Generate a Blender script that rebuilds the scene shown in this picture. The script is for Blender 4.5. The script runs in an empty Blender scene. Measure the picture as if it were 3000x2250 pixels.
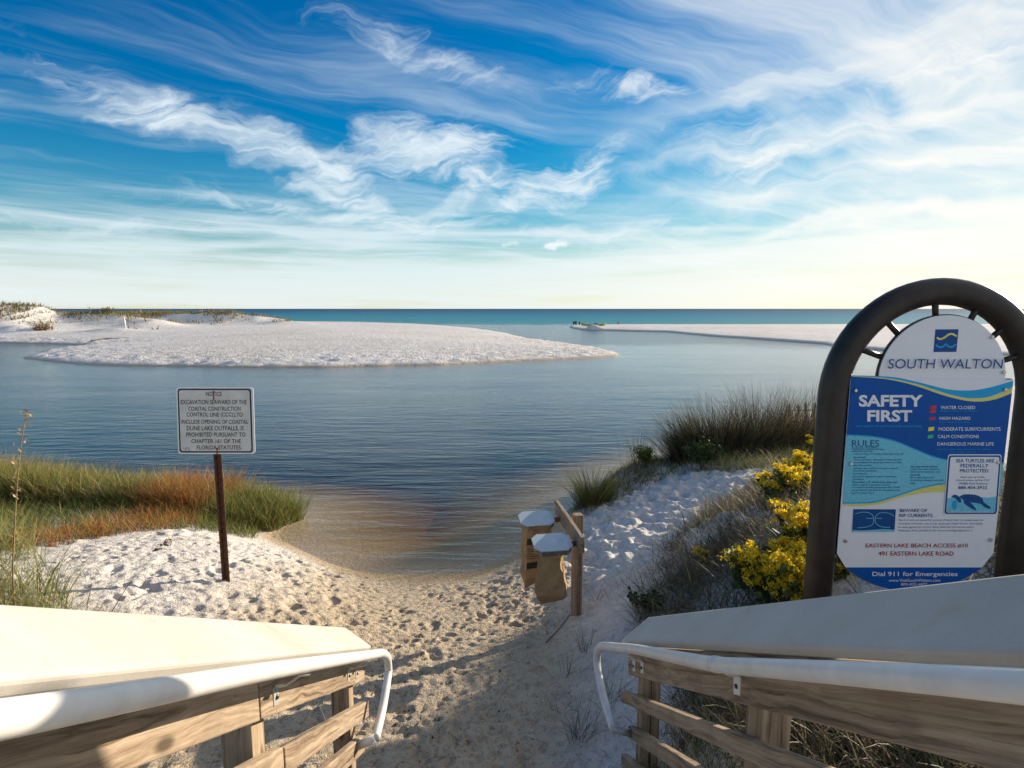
import bpy, bmesh, math, random
import numpy as np
from mathutils import Vector, Matrix
random.seed(7); rng = np.random.default_rng(7)
S = bpy.context.scene; C = S.collection
rad = math.radians

# ------------------------------------------------------------------ camera
FPX = 1670.0; PITCH = math.atan(220.5/FPX); CAMZ = 3.5
cam = bpy.data.cameras.new('camera'); cam.sensor_width = 36; cam.lens = FPX*36/3000
cam.clip_start = .05; cam.clip_end = 80000
co = bpy.data.objects.new('camera', cam); C.objects.link(co)
co.location = (0, 0, CAMZ); co.rotation_euler = (math.pi/2-PITCH, 0, 0); S.camera = co

# ------------------------------------------------------------------ world, sun, exposure
SUN_AZ, SUN_EL = 53.0, 12.0          # azimuth to the right of straight ahead
W = bpy.data.worlds.new('World'); S.world = W; W.use_nodes = True
def build_world():
    nt = W.node_tree; N = nt.nodes; L = nt.links; N.clear()
    def n(t, **k):
        o = N.new(t)
        for a, b in k.items(): setattr(o, a, b)
        return o
    def val(x, sock):
        if isinstance(x, (int, float)): sock.default_value = x
        else: L.new(x, sock)
    def M(op, a, b=0.0, c=0.0, clamp=False):
        o = n('ShaderNodeMath', operation=op, use_clamp=clamp); val(a, o.inputs[0]); val(b, o.inputs[1]); val(c, o.inputs[2]); return o.outputs[0]
    def ss(x, a, b):
        o = n('ShaderNodeMapRange', interpolation_type='SMOOTHSTEP', clamp=True); val(x, o.inputs[0]); o.inputs[1].default_value = a; o.inputs[2].default_value = b; return o.outputs[0]
    def xyz(x, y, z=0.0):
        o = n('ShaderNodeCombineXYZ'); val(x, o.inputs[0]); val(y, o.inputs[1]); val(z, o.inputs[2]); return o.outputs[0]
    def noise(v, scale, detail=6, rough=.55, dist=0.0):
        o = n('ShaderNodeTexNoise'); L.new(v, o.inputs['Vector']); o.inputs['Scale'].default_value = scale
        o.inputs['Detail'].default_value = detail; o.inputs['Roughness'].default_value = rough; o.inputs['Distortion'].default_value = dist; return o.outputs['Fac']
    sky = n('ShaderNodeTexSky', sky_type='NISHITA', sun_disc=False, sun_elevation=rad(SUN_EL), sun_rotation=rad(SUN_AZ), altitude=0, air_density=1.0, dust_density=.12, ozone_density=2.2)
    tc = n('ShaderNodeTexCoord'); sp = n('ShaderNodeSeparateXYZ'); L.new(tc.outputs['Generated'], sp.inputs[0])
    x, y, z = sp.outputs
    az = M('ARCTAN2', x, y); el = M('ARCSINE', z)
    den = M('MAXIMUM', M('ADD', z, .10), .03)
    px = M('DIVIDE', x, den); py = M('DIVIDE', y, den)
    # cirrus streaks drawn out along one wind direction on a high plane
    a = rad(62)
    u = M('ADD', M('MULTIPLY', px, math.sin(a)), M('MULTIPLY', py, math.cos(a)))
    v = M('SUBTRACT', M('MULTIPLY', px, math.cos(a)), M('MULTIPLY', py, math.sin(a)))
    warp = noise(xyz(M('MULTIPLY', u, .5), M('MULTIPLY', v, .5)), 1.0, 4)
    v2 = M('ADD', v, M('MULTIPLY', warp, 1.3))
    st = noise(xyz(M('MULTIPLY', u, .28), M('MULTIPLY', v2, 1.5)), 1.0, 6, .62, .25)
    st2 = noise(xyz(M('MULTIPLY', u, .55), M('MULTIPLY', v2, 4.2), 5.0), 1.0, 5, .62, .3)
    big = noise(xyz(M('MULTIPLY', px, .35), M('MULTIPLY', py, .35), 9.0), 1.0, 3)
    right = ss(az, .02, .75)
    cov = M('ADD', M('MULTIPLY', right, .17), M('MULTIPLY', M('SUBTRACT', big, .5), .45))
    veil = ss(M('ADD', M('ADD', M('MULTIPLY', st, .7), M('MULTIPLY', st2, .3)), cov), .47, .86)
    veil = M('MULTIPLY', veil, .80)
    # curled wisps: lumps with frayed edges
    ae = xyz(az, M('MULTIPLY', el, 1.7))
    wx = noise(ae, 5.0, 4); wy = noise(xyz(M('ADD', az, 7.0), el), 5.0, 4)
    az2 = M('ADD', az, M('MULTIPLY', M('SUBTRACT', wx, .5), .22)); el2 = M('ADD', el, M('MULTIPLY', M('SUBTRACT', wy, .5), .13))
    fr = noise(xyz(M('ADD', M('MULTIPLY', az2, 1.0), M('MULTIPLY', el2, .9)), M('SUBTRACT', M('MULTIPLY', el2, 4.2), M('MULTIPLY', az2, .7))), 6.0, 7, .68, .6)
    def lump(ca, ce, ra, re, tilt, amp):
        da = M('SUBTRACT', az2, ca); de = M('SUBTRACT', M('SUBTRACT', el2, ce), M('MULTIPLY', da, tilt))
        d = M('ADD', M('POWER', M('ABSOLUTE', M('DIVIDE', da, ra)), 2.0), M('POWER', M('ABSOLUTE', M('DIVIDE', de, re)), 2.0))
        return M('MULTIPLY', M('EXPONENT', M('MULTIPLY', d, -1.0)), amp)
    tot = None
    for args in [(-.52, .262, .16, .036, -.22, .95), (-.36, .232, .16, .040, -.20, 1.0), (-.30, .185, .17, .022, -.42, .8), (-.13, .252, .14, .050, .10, 1.0), (-.05, .20, .10, .04, .3, .9), (.06, .205, .13, .045, .45, 1.0),
                 (-.14, .385, .17, .035, -.12, .62), (.20, .345, .14, .03, -.25, .6), (.34, .265, .12, .02, .0, .6), (-.20, .145, .34, .022, -.06, .8),
                 (-.78, .26, .10, .03, -.1, .65), (.42, .225, .16, .03, .15, .8), (.18, .135, .24, .018, .0, .6), (-.60, .125, .22, .016, .05, .55), (.62, .30, .2, .05, .25, .6)]:
        g = lump(*args); tot = g if tot is None else M('MAXIMUM', tot, g)
    wisp = ss(M('ADD', M('MULTIPLY', tot, .62), M('MULTIPLY', M('SUBTRACT', fr, .5), 1.5)), .16, .80)
    wisp = M('MULTIPLY', wisp, M('MULTIPLY', ss(tot, .03, .45), .92))
    # bright long bands on the sun side
    bn = noise(xyz(M('MULTIPLY', az2, 2.0), M('MULTIPLY', el2, 26.0)), 1.0, 4, .6, .4)
    band = None
    for ce, sl, w, amp in [(.172, .085, .020, 1.0), (.118, .03, .014, .85), (.235, .10, .020, .7), (.30, .16, .03, .6), (.075, .0, .018, .6)]:
        de = M('SUBTRACT', M('SUBTRACT', el2, ce), M('MULTIPLY', M('SUBTRACT', az2, .3), sl))
        g = M('MULTIPLY', M('EXPONENT', M('MULTIPLY', M('POWER', M('ABSOLUTE', M('DIVIDE', de, w)), 2.0), -1.0)), amp)
        band = g if band is None else M('MAXIMUM', band, g)
    band = M('MULTIPLY', M('MULTIPLY', band, ss(az, .05, .45)), ss(bn, .25, .65))
    # small fair weather puffs low over the sea
    pn = noise(xyz(M('MULTIPLY', az, 20.0), M('MULTIPLY', el, 34.0)), 1.0, 4, .5)
    pm = M('MULTIPLY', M('EXPONENT', M('MULTIPLY', M('POWER', M('ABSOLUTE', M('DIVIDE', M('SUBTRACT', el, .108), .014)), 2.0), -1.0)),
           M('EXPONENT', M('MULTIPLY', M('POWER', M('ABSOLUTE', M('DIVIDE', M('SUBTRACT', az, .06), .13)), 2.0), -1.0)))
    puff = M('MULTIPLY', ss(M('ADD', M('MULTIPLY', pm, .35), pn), .78, .9), pm)
    # layered haze bands near the horizon
    hn = noise(xyz(M('MULTIPLY', az, 1.6), M('MULTIPLY', M('ADD', el, M('MULTIPLY', warp, .02)), 24.0), 3.0), 1.0, 4, .6, .3)
    lowm = M('SUBTRACT', 1.0, ss(el, .03, .24))
    hz = M('MULTIPLY', ss(M('ADD', hn, M('MULTIPLY', lowm, .22)), .50, .76), M('MULTIPLY', ss(lowm, .0, .6), .72))
    base = M('MULTIPLY', M('SUBTRACT', 1.0, ss(el, .0, .10)), .50)
    f = veil
    for k in (wisp, band, puff, hz, base):
        f = M('SUBTRACT', 1.0, M('MULTIPLY', M('SUBTRACT', 1.0, f), M('SUBTRACT', 1.0, k)))
    # clear sky a little richer, cloud lit by the low sun
    hs = n('ShaderNodeHueSaturation'); hs.inputs['Saturation'].default_value = 1.62; hs.inputs['Hue'].default_value = .505; hs.inputs['Value'].default_value = .90
    L.new(sky.outputs[0], hs.inputs['Color'])
    gm = n('ShaderNodeGamma'); L.new(hs.outputs[0], gm.inputs[0]); gm.inputs[1].default_value = 1.30
    # soft shoulder so that the glow round the sun does not clip
    k1 = n('ShaderNodeVectorMath', operation='MULTIPLY_ADD'); L.new(gm.outputs[0], k1.inputs[0]); k1.inputs[1].default_value = (.11, .11, .11); k1.inputs[2].default_value = (1, 1, 1)
    gl = n('ShaderNodeVectorMath', operation='DIVIDE'); L.new(gm.outputs[0], gl.inputs[0]); L.new(k1.outputs[0], gl.inputs[1])
    cl = n('ShaderNodeMix', data_type='RGBA'); L.new(ss(az, -.2, .9), cl.inputs[0]); cl.inputs[6].default_value = (5.0, 5.6, 5.9, 1); cl.inputs[7].default_value = (6.6, 6.35, 5.8, 1)
    mx = n('ShaderNodeMix', data_type='RGBA'); L.new(f, mx.inputs[0]); L.new(gl.outputs[0], mx.inputs[6]); L.new(cl.outputs[2], mx.inputs[7])
    bg = n('ShaderNodeBackground'); L.new(mx.outputs[2], bg.inputs[0]); bg.inputs[1].default_value = .085
    out = n('ShaderNodeOutputWorld'); L.new(bg.outputs[0], out.inputs[0])
build_world()
W.cycles.sampling_method = 'MANUAL'; W.cycles.sample_map_resolution = 512
sl = bpy.data.lights.new('sun', 'SUN'); sl.energy = 4.3; sl.angle = rad(.53); sl.color = (1, .85, .66)
so = bpy.data.objects.new('sun', sl); C.objects.link(so)
TOSUN = Vector((math.sin(rad(SUN_AZ))*math.cos(rad(SUN_EL)), math.cos(rad(SUN_AZ))*math.cos(rad(SUN_EL)), math.sin(rad(SUN_EL))))
so.rotation_euler = TOSUN.to_track_quat('Z', 'Y').to_euler(); so.location = TOSUN*60
vs = S.view_settings; vs.view_transform = 'Standard'; vs.look = 'None'; vs.gamma = 1; vs.exposure = 0.98; vs.use_curve_mapping = False

# ------------------------------------------------------------------ helpers
CP, SP = math.cos(PITCH), math.sin(PITCH)
def ray(u, v):
    a = (u-1500)/FPX; b = (1125-v)/FPX
    return Vector((a, CP+b*SP, -SP+b*CP))
def at_z(u, v, z=0.0):
    d = ray(u, v); return d*((z-CAMZ)/d.z)+Vector((0, 0, CAMZ))
def at_y(u, v, y):
    d = ray(u, v); return d*(y/d.y)+Vector((0, 0, CAMZ))
def tag(o, label=None, cat=None, group=None, kind=None):
    if label: o['label'] = label
    if cat: o['category'] = cat
    if group: o['group'] = group
    if kind: o['kind'] = kind
    return o
def thing(name, loc, label, cat, group=None):
    o = bpy.data.objects.new(name, None); o.empty_display_size = .1; C.objects.link(o); o.location = loc
    return tag(o, label, cat, group)
def pos_of(o):
    p = Vector(o.location)
    while o.parent: o = o.parent; p = p+Vector(o.location)
    return p
def link(name, me, mat, parent=None, M=None):
    """M is the world matrix; things and parts are only translated, so the parent's place is subtracted."""
    o = bpy.data.objects.new(name, me); C.objects.link(o)
    if mat is not None: me.materials.clear(); me.materials.append(mat)
    M = M or Matrix.Identity(4)
    if parent is not None:
        o.parent = parent
        o.matrix_basis = parent_world(parent).inverted() @ M
    else: o.matrix_basis = M
    return o
def parent_world(o):
    m = o.matrix_basis.copy()
    while o.parent: o = o.parent; m = o.matrix_basis @ m
    return m
def mesh(name, vs_, fs, smooth=False):
    me = bpy.data.meshes.new(name); me.from_pydata([tuple(v) for v in vs_], [], fs); me.update()
    if smooth: me.shade_smooth()
    return me
def bm_mesh(bm, name, smooth=False):
    me = bpy.data.meshes.new(name); bm.normal_update(); bm.to_mesh(me); bm.free()
    if smooth: me.shade_smooth()
    return me
def frame(origin, xa, up):
    xa = Vector(xa).normalized(); ya = Vector(up).cross(xa).normalized(); za = xa.cross(ya)
    M = Matrix((xa, ya, za)).transposed().to_4x4(); M.translation = origin; return M
def hexa(name, corners, mat, parent, bevel=.003, fr=None):
    """eight world corners: 4 at one end (loop), 4 at the other end (same order)"""
    c = [Vector(p) for p in corners]
    M = fr or frame(sum(c[:4], Vector())/4, sum(c[4:], Vector())/4-sum(c[:4], Vector())/4, Vector((0, 0, 1)))
    Mi = M.inverted(); bm = bmesh.new(); v = [bm.verts.new(Mi @ p) for p in c]
    for f in [(0, 1, 2, 3), (7, 6, 5, 4), (0, 4, 5, 1), (1, 5, 6, 2), (2, 6, 7, 3), (3, 7, 4, 0)]: bm.faces.new([v[i] for i in f])
    bmesh.ops.recalc_face_normals(bm, faces=bm.faces)
    if bevel: bmesh.ops.bevel(bm, geom=bm.edges[:], offset=bevel, segments=2, affect='EDGES', profile=.5)
    return link(name, bm_mesh(bm, name), mat, parent, M)
def box(name, a, b, up, wy, wz, mat, parent, bevel=.003):
    """bar from a to b, size wy across and wz along up"""
    a = Vector(a); b = Vector(b); M = frame(a, b-a, up); l = (b-a).length
    co_ = [M @ Vector((x, y, z)) for x in (0, l) for y, z in ((-wy/2, -wz/2), (wy/2, -wz/2), (wy/2, wz/2), (-wy/2, wz/2))]
    return hexa(name, co_, mat, parent, bevel, M)
def tube_mesh(name, pts, r, n=16, caps=True):
    pts = [Vector(p) for p in pts]; vs_, fs = [], []
    rr = r if isinstance(r, (list, tuple)) else [r]*len(pts)
    T0 = (pts[1]-pts[0]).normalized(); ref = Vector((0, 0, 1)) if abs(T0.z) < .9 else Vector((0, 1, 0))
    nrm = T0.cross(ref).normalized()
    for i, p in enumerate(pts):
        T = (pts[min(i+1, len(pts)-1)]-pts[max(i-1, 0)]).normalized()
        nrm = (nrm-T*nrm.dot(T)).normalized(); b = T.cross(nrm)
        for k in range(n):
            a = 2*math.pi*k/n; vs_.append(p+(nrm*math.cos(a)+b*math.sin(a))*rr[i])
    for i in range(len(pts)-1):
        for k in range(n): fs.append((i*n+k, i*n+(k+1) % n, (i+1)*n+(k+1) % n, (i+1)*n+k))
    if caps: fs += [tuple(range(n-1, -1, -1)), tuple((len(pts)-1)*n+k for k in range(n))]
    return mesh(name, vs_, fs, True)
def tube(name, pts, r, mat, parent, n=16):
    o0 = Vector(pts[0]); return link(name, tube_mesh(name, [Vector(p)-o0 for p in pts], r, n), mat, parent, Matrix.Translation(o0))
def smooth_path(pts, sub=8):
    pts = [Vector(p) for p in pts]; out = []
    for i in range(len(pts)-1):
        p0 = pts[max(i-1, 0)]; p1 = pts[i]; p2 = pts[i+1]; p3 = pts[min(i+2, len(pts)-1)]
        for k in range(sub):
            t = k/sub; out.append(.5*((2*p1)+(p2-p0)*t+(2*p0-5*p1+4*p2-p3)*t*t+(3*p1-p0-3*p2+p3)*t**3))
    out.append(pts[-1]); return out

# ------------------------------------------------------------------ materials
def new_mat(name):
    m = bpy.data.materials.new(name); m.use_nodes = True; nt = m.node_tree
    return m, nt, nt.nodes['Principled BSDF'], nt.nodes['Material Output']
def col(c): return (c[0], c[1], c[2], 1)
def nn(nt, t, **k):
    o = nt.nodes.new(t)
    for a, b in k.items(): setattr(o, a, b)
    return o
def coords(nt, kind='Object', scale=(1, 1, 1), rand=False):
    tc = nn(nt, 'ShaderNodeTexCoord'); mp = nn(nt, 'ShaderNodeMapping'); mp.inputs['Scale'].default_value = scale
    nt.links.new(tc.outputs[kind], mp.inputs[0])
    if rand:
        oi = nn(nt, 'ShaderNodeObjectInfo'); m = nn(nt, 'ShaderNodeMath', operation='MULTIPLY'); m.inputs[1].default_value = 37
        nt.links.new(oi.outputs['Random'], m.inputs[0]); nt.links.new(m.outputs[0], mp.inputs['Location'])
    return mp.outputs[0]
def noise(nt, vec, scale, detail=5, rough=.55, dist=0):
    o = nn(nt, 'ShaderNodeTexNoise'); nt.links.new(vec, o.inputs['Vector']); o.inputs['Scale'].default_value = scale
    o.inputs['Detail'].default_value = detail; o.inputs['Roughness'].default_value = rough; o.inputs['Distortion'].default_value = dist
    return o.outputs['Fac']
def ramp(nt, fac, stops, interp='LINEAR'):
    o = nn(nt, 'ShaderNodeValToRGB'); o.color_ramp.interpolation = interp; cr = o.color_ramp
    while len(cr.elements) > 1: cr.elements.remove(cr.elements[-1])
    cr.elements[0].position = stops[0][0]; cr.elements[0].color = col(stops[0][1])
    for p, c in stops[1:]: e = cr.elements.new(p); e.color = col(c)
    nt.links.new(fac, o.inputs[0]); return o.outputs[0]
def mixc(nt, fac, a, b, mode='MIX'):
    o = nn(nt, 'ShaderNodeMix', data_type='RGBA', blend_type=mode)
    for x, s in ((fac, o.inputs[0]), (a, o.inputs[6]), (b, o.inputs[7])):
        if isinstance(x, (int, float)): s.default_value = x
        elif isinstance(x, tuple): s.default_value = col(x)
        else: nt.links.new(x, s)
    return o.outputs[2]
def mth(nt, op, a, b=0.0, clamp=False):
    o = nn(nt, 'ShaderNodeMath', operation=op, use_clamp=clamp)
    for x, s in ((a, o.inputs[0]), (b, o.inputs[1])):
        if isinstance(x, (int, float)): s.default_value = x
        else: nt.links.new(x, s)
    return o.outputs[0]
def sstep(nt, x, a, b):
    o = nn(nt, 'ShaderNodeMapRange', interpolation_type='SMOOTHSTEP', clamp=True); nt.links.new(x, o.inputs[0]); o.inputs[1].default_value = a; o.inputs[2].default_value = b; return o.outputs[0]
def bump(nt, bsdf, h, strength, dist):
    o = nn(nt, 'ShaderNodeBump'); o.inputs['Strength'].default_value = strength; o.inputs['Distance'].default_value = dist
    nt.links.new(h, o.inputs['Height']); nt.links.new(o.outputs[0], bsdf.inputs['Normal']); return o
def simple(name, c, rough=.5, metal=0, var=.12, scale=20, spec=.5, bmp=0):
    m, nt, b, _ = new_mat(name); v = coords(nt, rand=True); f = noise(nt, v, scale, 5)
    nt.links.new(ramp(nt, f, [(.3, tuple(x*(1-var) for x in c)), (.7, tuple(min(1, x*(1+var)) for x in c))]), b.inputs['Base Color'])
    b.inputs['Roughness'].default_value = rough; b.inputs['Metallic'].default_value = metal; b.inputs['Specular IOR Level'].default_value = spec
    if bmp: bump(nt, b, f, bmp, .004)
    return m
def wood_mat(name, lo, hi, dark):
    m, nt, b, _ = new_mat(name); v = coords(nt, rand=True)
    mp = nn(nt, 'ShaderNodeMapping'); mp.inputs['Scale'].default_value = (1.0, 44, 44); nt.links.new(v, mp.inputs[0])
    wv = noise(nt, v, 2.2, 3)
    off = nn(nt, 'ShaderNodeVectorMath', operation='ADD'); nt.links.new(mp.outputs[0], off.inputs[0])
    cb = nn(nt, 'ShaderNodeCombineXYZ'); nt.links.new(mth(nt, 'MULTIPLY', wv, 2.2), cb.inputs[1]); nt.links.new(mth(nt, 'MULTIPLY', wv, 3.4), cb.inputs[2]); nt.links.new(cb.outputs[0], off.inputs[1])
    g = noise(nt, off.outputs[0], 1.0, 8, .68, .5)
    fine = noise(nt, off.outputs[0], 4.0, 5, .6)
    c = ramp(nt, g, [(.34, dark), (.46, lo), (.60, hi)])
    big = noise(nt, v, 5.0, 4)
    c = mixc(nt, mth(nt, 'MULTIPLY', sstep(nt, big, .45, .75), .45), c, tuple(x*.62 for x in lo))
    # long checks along the grain
    mp3 = nn(nt, 'ShaderNodeMapping'); mp3.inputs['Scale'].default_value = (.9, 60, 60); nt.links.new(v, mp3.inputs[0])
    ck = sstep(nt, noise(nt, mp3.outputs[0], 1.0, 3, .5), .64, .70)
    c = mixc(nt, mth(nt, 'MULTIPLY', ck, .8), c, tuple(x*.25 for x in dark))
    # knots
    mp2 = nn(nt, 'ShaderNodeMapping'); mp2.inputs['Scale'].default_value = (2.6, 7, 7); nt.links.new(v, mp2.inputs[0])
    vo = nn(nt, 'ShaderNodeTexVoronoi'); nt.links.new(mp2.outputs[0], vo.inputs['Vector']); vo.inputs['Scale'].default_value = 1.0
    k = mth(nt, 'SUBTRACT', 1.0, sstep(nt, vo.outputs['Distance'], .06, .15))
    c = mixc(nt, mth(nt, 'MULTIPLY', k, .8), c, tuple(x*.35 for x in dark))
    nt.links.new(c, b.inputs['Base Color']); b.inputs['Roughness'].default_value = .85; b.inputs['Specular IOR Level'].default_value = .25
    h = mth(nt, 'ADD', g, mth(nt, 'MULTIPLY', fine, .4)); h = mth(nt, 'SUBTRACT', h, ck); bump(nt, b, h, .55, .004)
    return m
def leaf_mat(name, trans=.35, rough=.55):
    m, nt, b, out = new_mat(name); at = nn(nt, 'ShaderNodeAttribute', attribute_name='Col')
    nt.links.new(at.outputs['Color'], b.inputs['Base Color']); b.inputs['Roughness'].default_value = rough; b.inputs['Specular IOR Level'].default_value = .3
    tr = nn(nt, 'ShaderNodeBsdfTranslucent'); nt.links.new(at.outputs['Color'], tr.inputs['Color'])
    mx = nn(nt, 'ShaderNodeMixShader'); mx.inputs[0].default_value = trans
    nt.links.new(b.outputs[0], mx.inputs[1]); nt.links.new(tr.outputs[0], mx.inputs[2]); nt.links.new(mx.outputs[0], out.inputs['Surface'])
    return m
def sand_mat(name, near):
    m, nt, b, _ = new_mat(name); v = coords(nt)
    tc = nn(nt, 'ShaderNodeTexCoord'); sp = nn(nt, 'ShaderNodeSeparateXYZ'); nt.links.new(tc.outputs['Object'], sp.inputs[0])
    x, y, z = sp.outputs
    white = (.72, .695, .66) if near else (.80, .775, .74); tan = (.52, .43, .31)
    n1 = noise(nt, v, .55 if near else .06, 5, .6)
    if near:
        # trodden, damp and tannin-stained sand of the path against the clean dune sand
        pathm = mth(nt, 'SUBTRACT', 1.0, sstep(nt, mth(nt, 'ADD', mth(nt, 'SUBTRACT', x, mth(nt, 'MULTIPLY', y, .10)), mth(nt, 'MULTIPLY', n1, .9)), .15, 1.0))
        leftm = sstep(nt, mth(nt, 'ADD', x, mth(nt, 'MULTIPLY', n1, 1.5)), -2.6, -.9)
        tm = mth(nt, 'MULTIPLY', pathm, mth(nt, 'ADD', mth(nt, 'MULTIPLY', leftm, .80), .20))
    else: tm = mth(nt, 'MULTIPLY', sstep(nt, n1, .4, .75), .35)
    c = mixc(nt, tm, white, tan)
    g = noise(nt, v, 9 if near else .9, 6, .65)
    c = mixc(nt, 1.0, c, ramp(nt, g, [(.25, (.80, .79, .77)), (.6, (1, 1, 1))]), 'MULTIPLY')
    # dark flecks of leaf litter
    fl = noise(nt, v, 26 if near else 1.6, 4, .7); thr = sstep(nt, fl, .61, .68)
    fk = mth(nt, 'MULTIPLY', thr, mth(nt, 'ADD', mth(nt, 'MULTIPLY', tm, .75), .10))
    c = mixc(nt, fk, c, (.10, .075, .05))
    # wet rim at the water line
    wet = mth(nt, 'SUBTRACT', 1.0, sstep(nt, z, .02, .09 if near else .16)); wet = mth(nt, 'MAXIMUM', wet, 0.0)
    c = mixc(nt, mth(nt, 'MULTIPLY', wet, .75), c, (.46, .33, .17))
    nt.links.new(c, b.inputs['Base Color']); b.inputs['Roughness'].default_value = .95; b.inputs['Specular IOR Level'].default_value = .2
    s = 1.0 if near else .12
    h = mth(nt, 'ADD', mth(nt, 'MULTIPLY', noise(nt, v, 16*s, 6, .65), 1.0), mth(nt, 'MULTIPLY', noise(nt, v, 70*s, 4, .6), .35))
    pit = mth(nt, 'SUBTRACT', 1.0, sstep(nt, noise(nt, v, 24*s, 3, .6, .4), .36, .44)); h = mth(nt, 'SUBTRACT', h, mth(nt, 'MULTIPLY', pit, .45))
    bump(nt, b, h, .85 if near else .5, .035 if near else .2)
    return m

WOOD = wood_mat('weathered_wood', (.27, .20, .135), (.42, .33, .23), (.11, .075, .046))
def cap_mat():
    m, nt, b, _ = new_mat('cap_composite'); v = coords(nt, rand=True)
    c = ramp(nt, noise(nt, v, 3.0, 5, .6), [(.3, (.46, .43, .375)), (.7, (.55, .525, .475))])
    c = mixc(nt, mth(nt, 'MULTIPLY', sstep(nt, noise(nt, v, 7.0, 4, .6), .58, .75), .35), c, (.40, .33, .22))
    c = mixc(nt, mth(nt, 'MULTIPLY', sstep(nt, noise(nt, v, 38.0, 2, .5), .755, .78), .8), c, (.08, .07, .06))
    c = mixc(nt, 1.0, c, ramp(nt, noise(nt, v, 160.0, 3, .6), [(.3, (.92, .92, .92)), (.7, (1, 1, 1))]), 'MULTIPLY')
    nt.links.new(c, b.inputs['Base Color']); b.inputs['Roughness'].default_value = .8; b.inputs['Specular IOR Level'].default_value = .2
    bump(nt, b, noise(nt, v, 120.0, 4, .6), .12, .003); return m
CAPM = cap_mat()
PIPE = simple('white_rail_paint', (.70, .69, .66), .38, var=.10, scale=14)
GALV = simple('galvanised_steel', (.50, .50, .47), .5, .5, var=.15)
BRONZE = simple('bronze_paint', (.026, .021, .018), .42, var=.35, scale=14, spec=.35)
BLACKM = simple('black_plate', (.02, .02, .022), .3, var=.2)
STEEL = simple('stainless_bolt', (.55, .54, .52), .3, 1.0)
PWHITE = simple('panel_white', (.76, .78, .82), .45, var=.02, spec=.15)
PNAVY = simple('panel_navy', (.012, .075, .25), .35, var=.05, spec=.15)
PBLUE = simple('panel_blue', (.004, .085, .36), .45, var=.05, spec=.15)
PCYAN = simple('panel_cyan', (.02, .36, .68), .35, var=.04, spec=.15)
PTEAL = simple('panel_light_teal', (.16, .52, .68), .35, var=.14, scale=120, spec=.15)
PYEL = simple('panel_yellow', (.70, .64, .20), .35, var=.04, spec=.15)
PFLAGY = simple('flag_yellow', (.85, .72, .02), .35, var=.02)
PRED = simple('flag_red', (.55, .012, .02), .35, var=.02)
PTXTR = simple('lettering_red', (.36, .012, .02), .35, var=.02)
PGREEN = simple('flag_green', (.03, .42, .28), .35, var=.02)
INK = simple('black_ink', (.016, .015, .014), .5, var=.1)
RUST = simple('rust_stain', (.22, .085, .025), .9, var=.4, scale=60)
UPOST = simple('rusty_channel_steel', (.105, .045, .022), .7, .25, var=.5, scale=30)
PAPER = simple('kraft_paper', (.36, .225, .105), .8, var=.12, scale=14, bmp=.3)
LIDM = simple('white_lid_enamel', (.50, .58, .60), .3, var=.10, scale=8)
TIN = simple('weathered_tin', (.22, .20, .175), .5, .6, var=.3)
LEAF = leaf_mat('blade'); FLOWER = leaf_mat('petal', .45); STEMM = leaf_mat('stem', .1)
DRIFT = simple('driftwood_grey', (.10, .075, .05), .9, var=.35)

# ------------------------------------------------------------------ terrain
def tps(P, Z, lam=1e-3):
    P = np.array(P, float); n = len(P); d = np.linalg.norm(P[:, None]-P[None], axis=2)
    K = np.where(d > 0, d*d*np.log(np.maximum(d, 1e-9)), 0)+lam*np.eye(n)
    A = np.zeros((n+3, n+3)); A[:n, :n] = K; A[:n, n] = 1; A[:n, n+1:] = P; A[n, :n] = 1; A[n+1:, :n] = P.T
    w = np.linalg.solve(A, np.concatenate([Z, np.zeros(3)]))
    def f(X, Y):
        out = w[n]+w[n+1]*X+w[n+2]*Y
        for i in range(n):
            r2 = (X-P[i, 0])**2+(Y-P[i, 1])**2; out = out+w[i]*.5*r2*np.log(np.maximum(r2, 1e-12))
        return out
    return f
SHORE = [(-22, 12.2), (-15, 11.4), (-9.9, 10.7), (-6.5, 10.2), (-4.3, 9.75), (-3.62, 9.2), (-3.72, 8.49), (-3.19, 8.03), (-2.6, 7.56), (-2.16, 7.3), (-1.55, 7.18), (-.97, 7.18), (-.51, 7.24), (-.24, 7.5), (.08, 7.85), (.54, 8.61), (1.04, 9.73), (2.09, 11.66), (3.1, 12.3), (5.95, 14.96), (9.73, 17.98), (16, 22), (24, 26)]
CTRL = [(x, y, 0.0) for x, y in SHORE]
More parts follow.
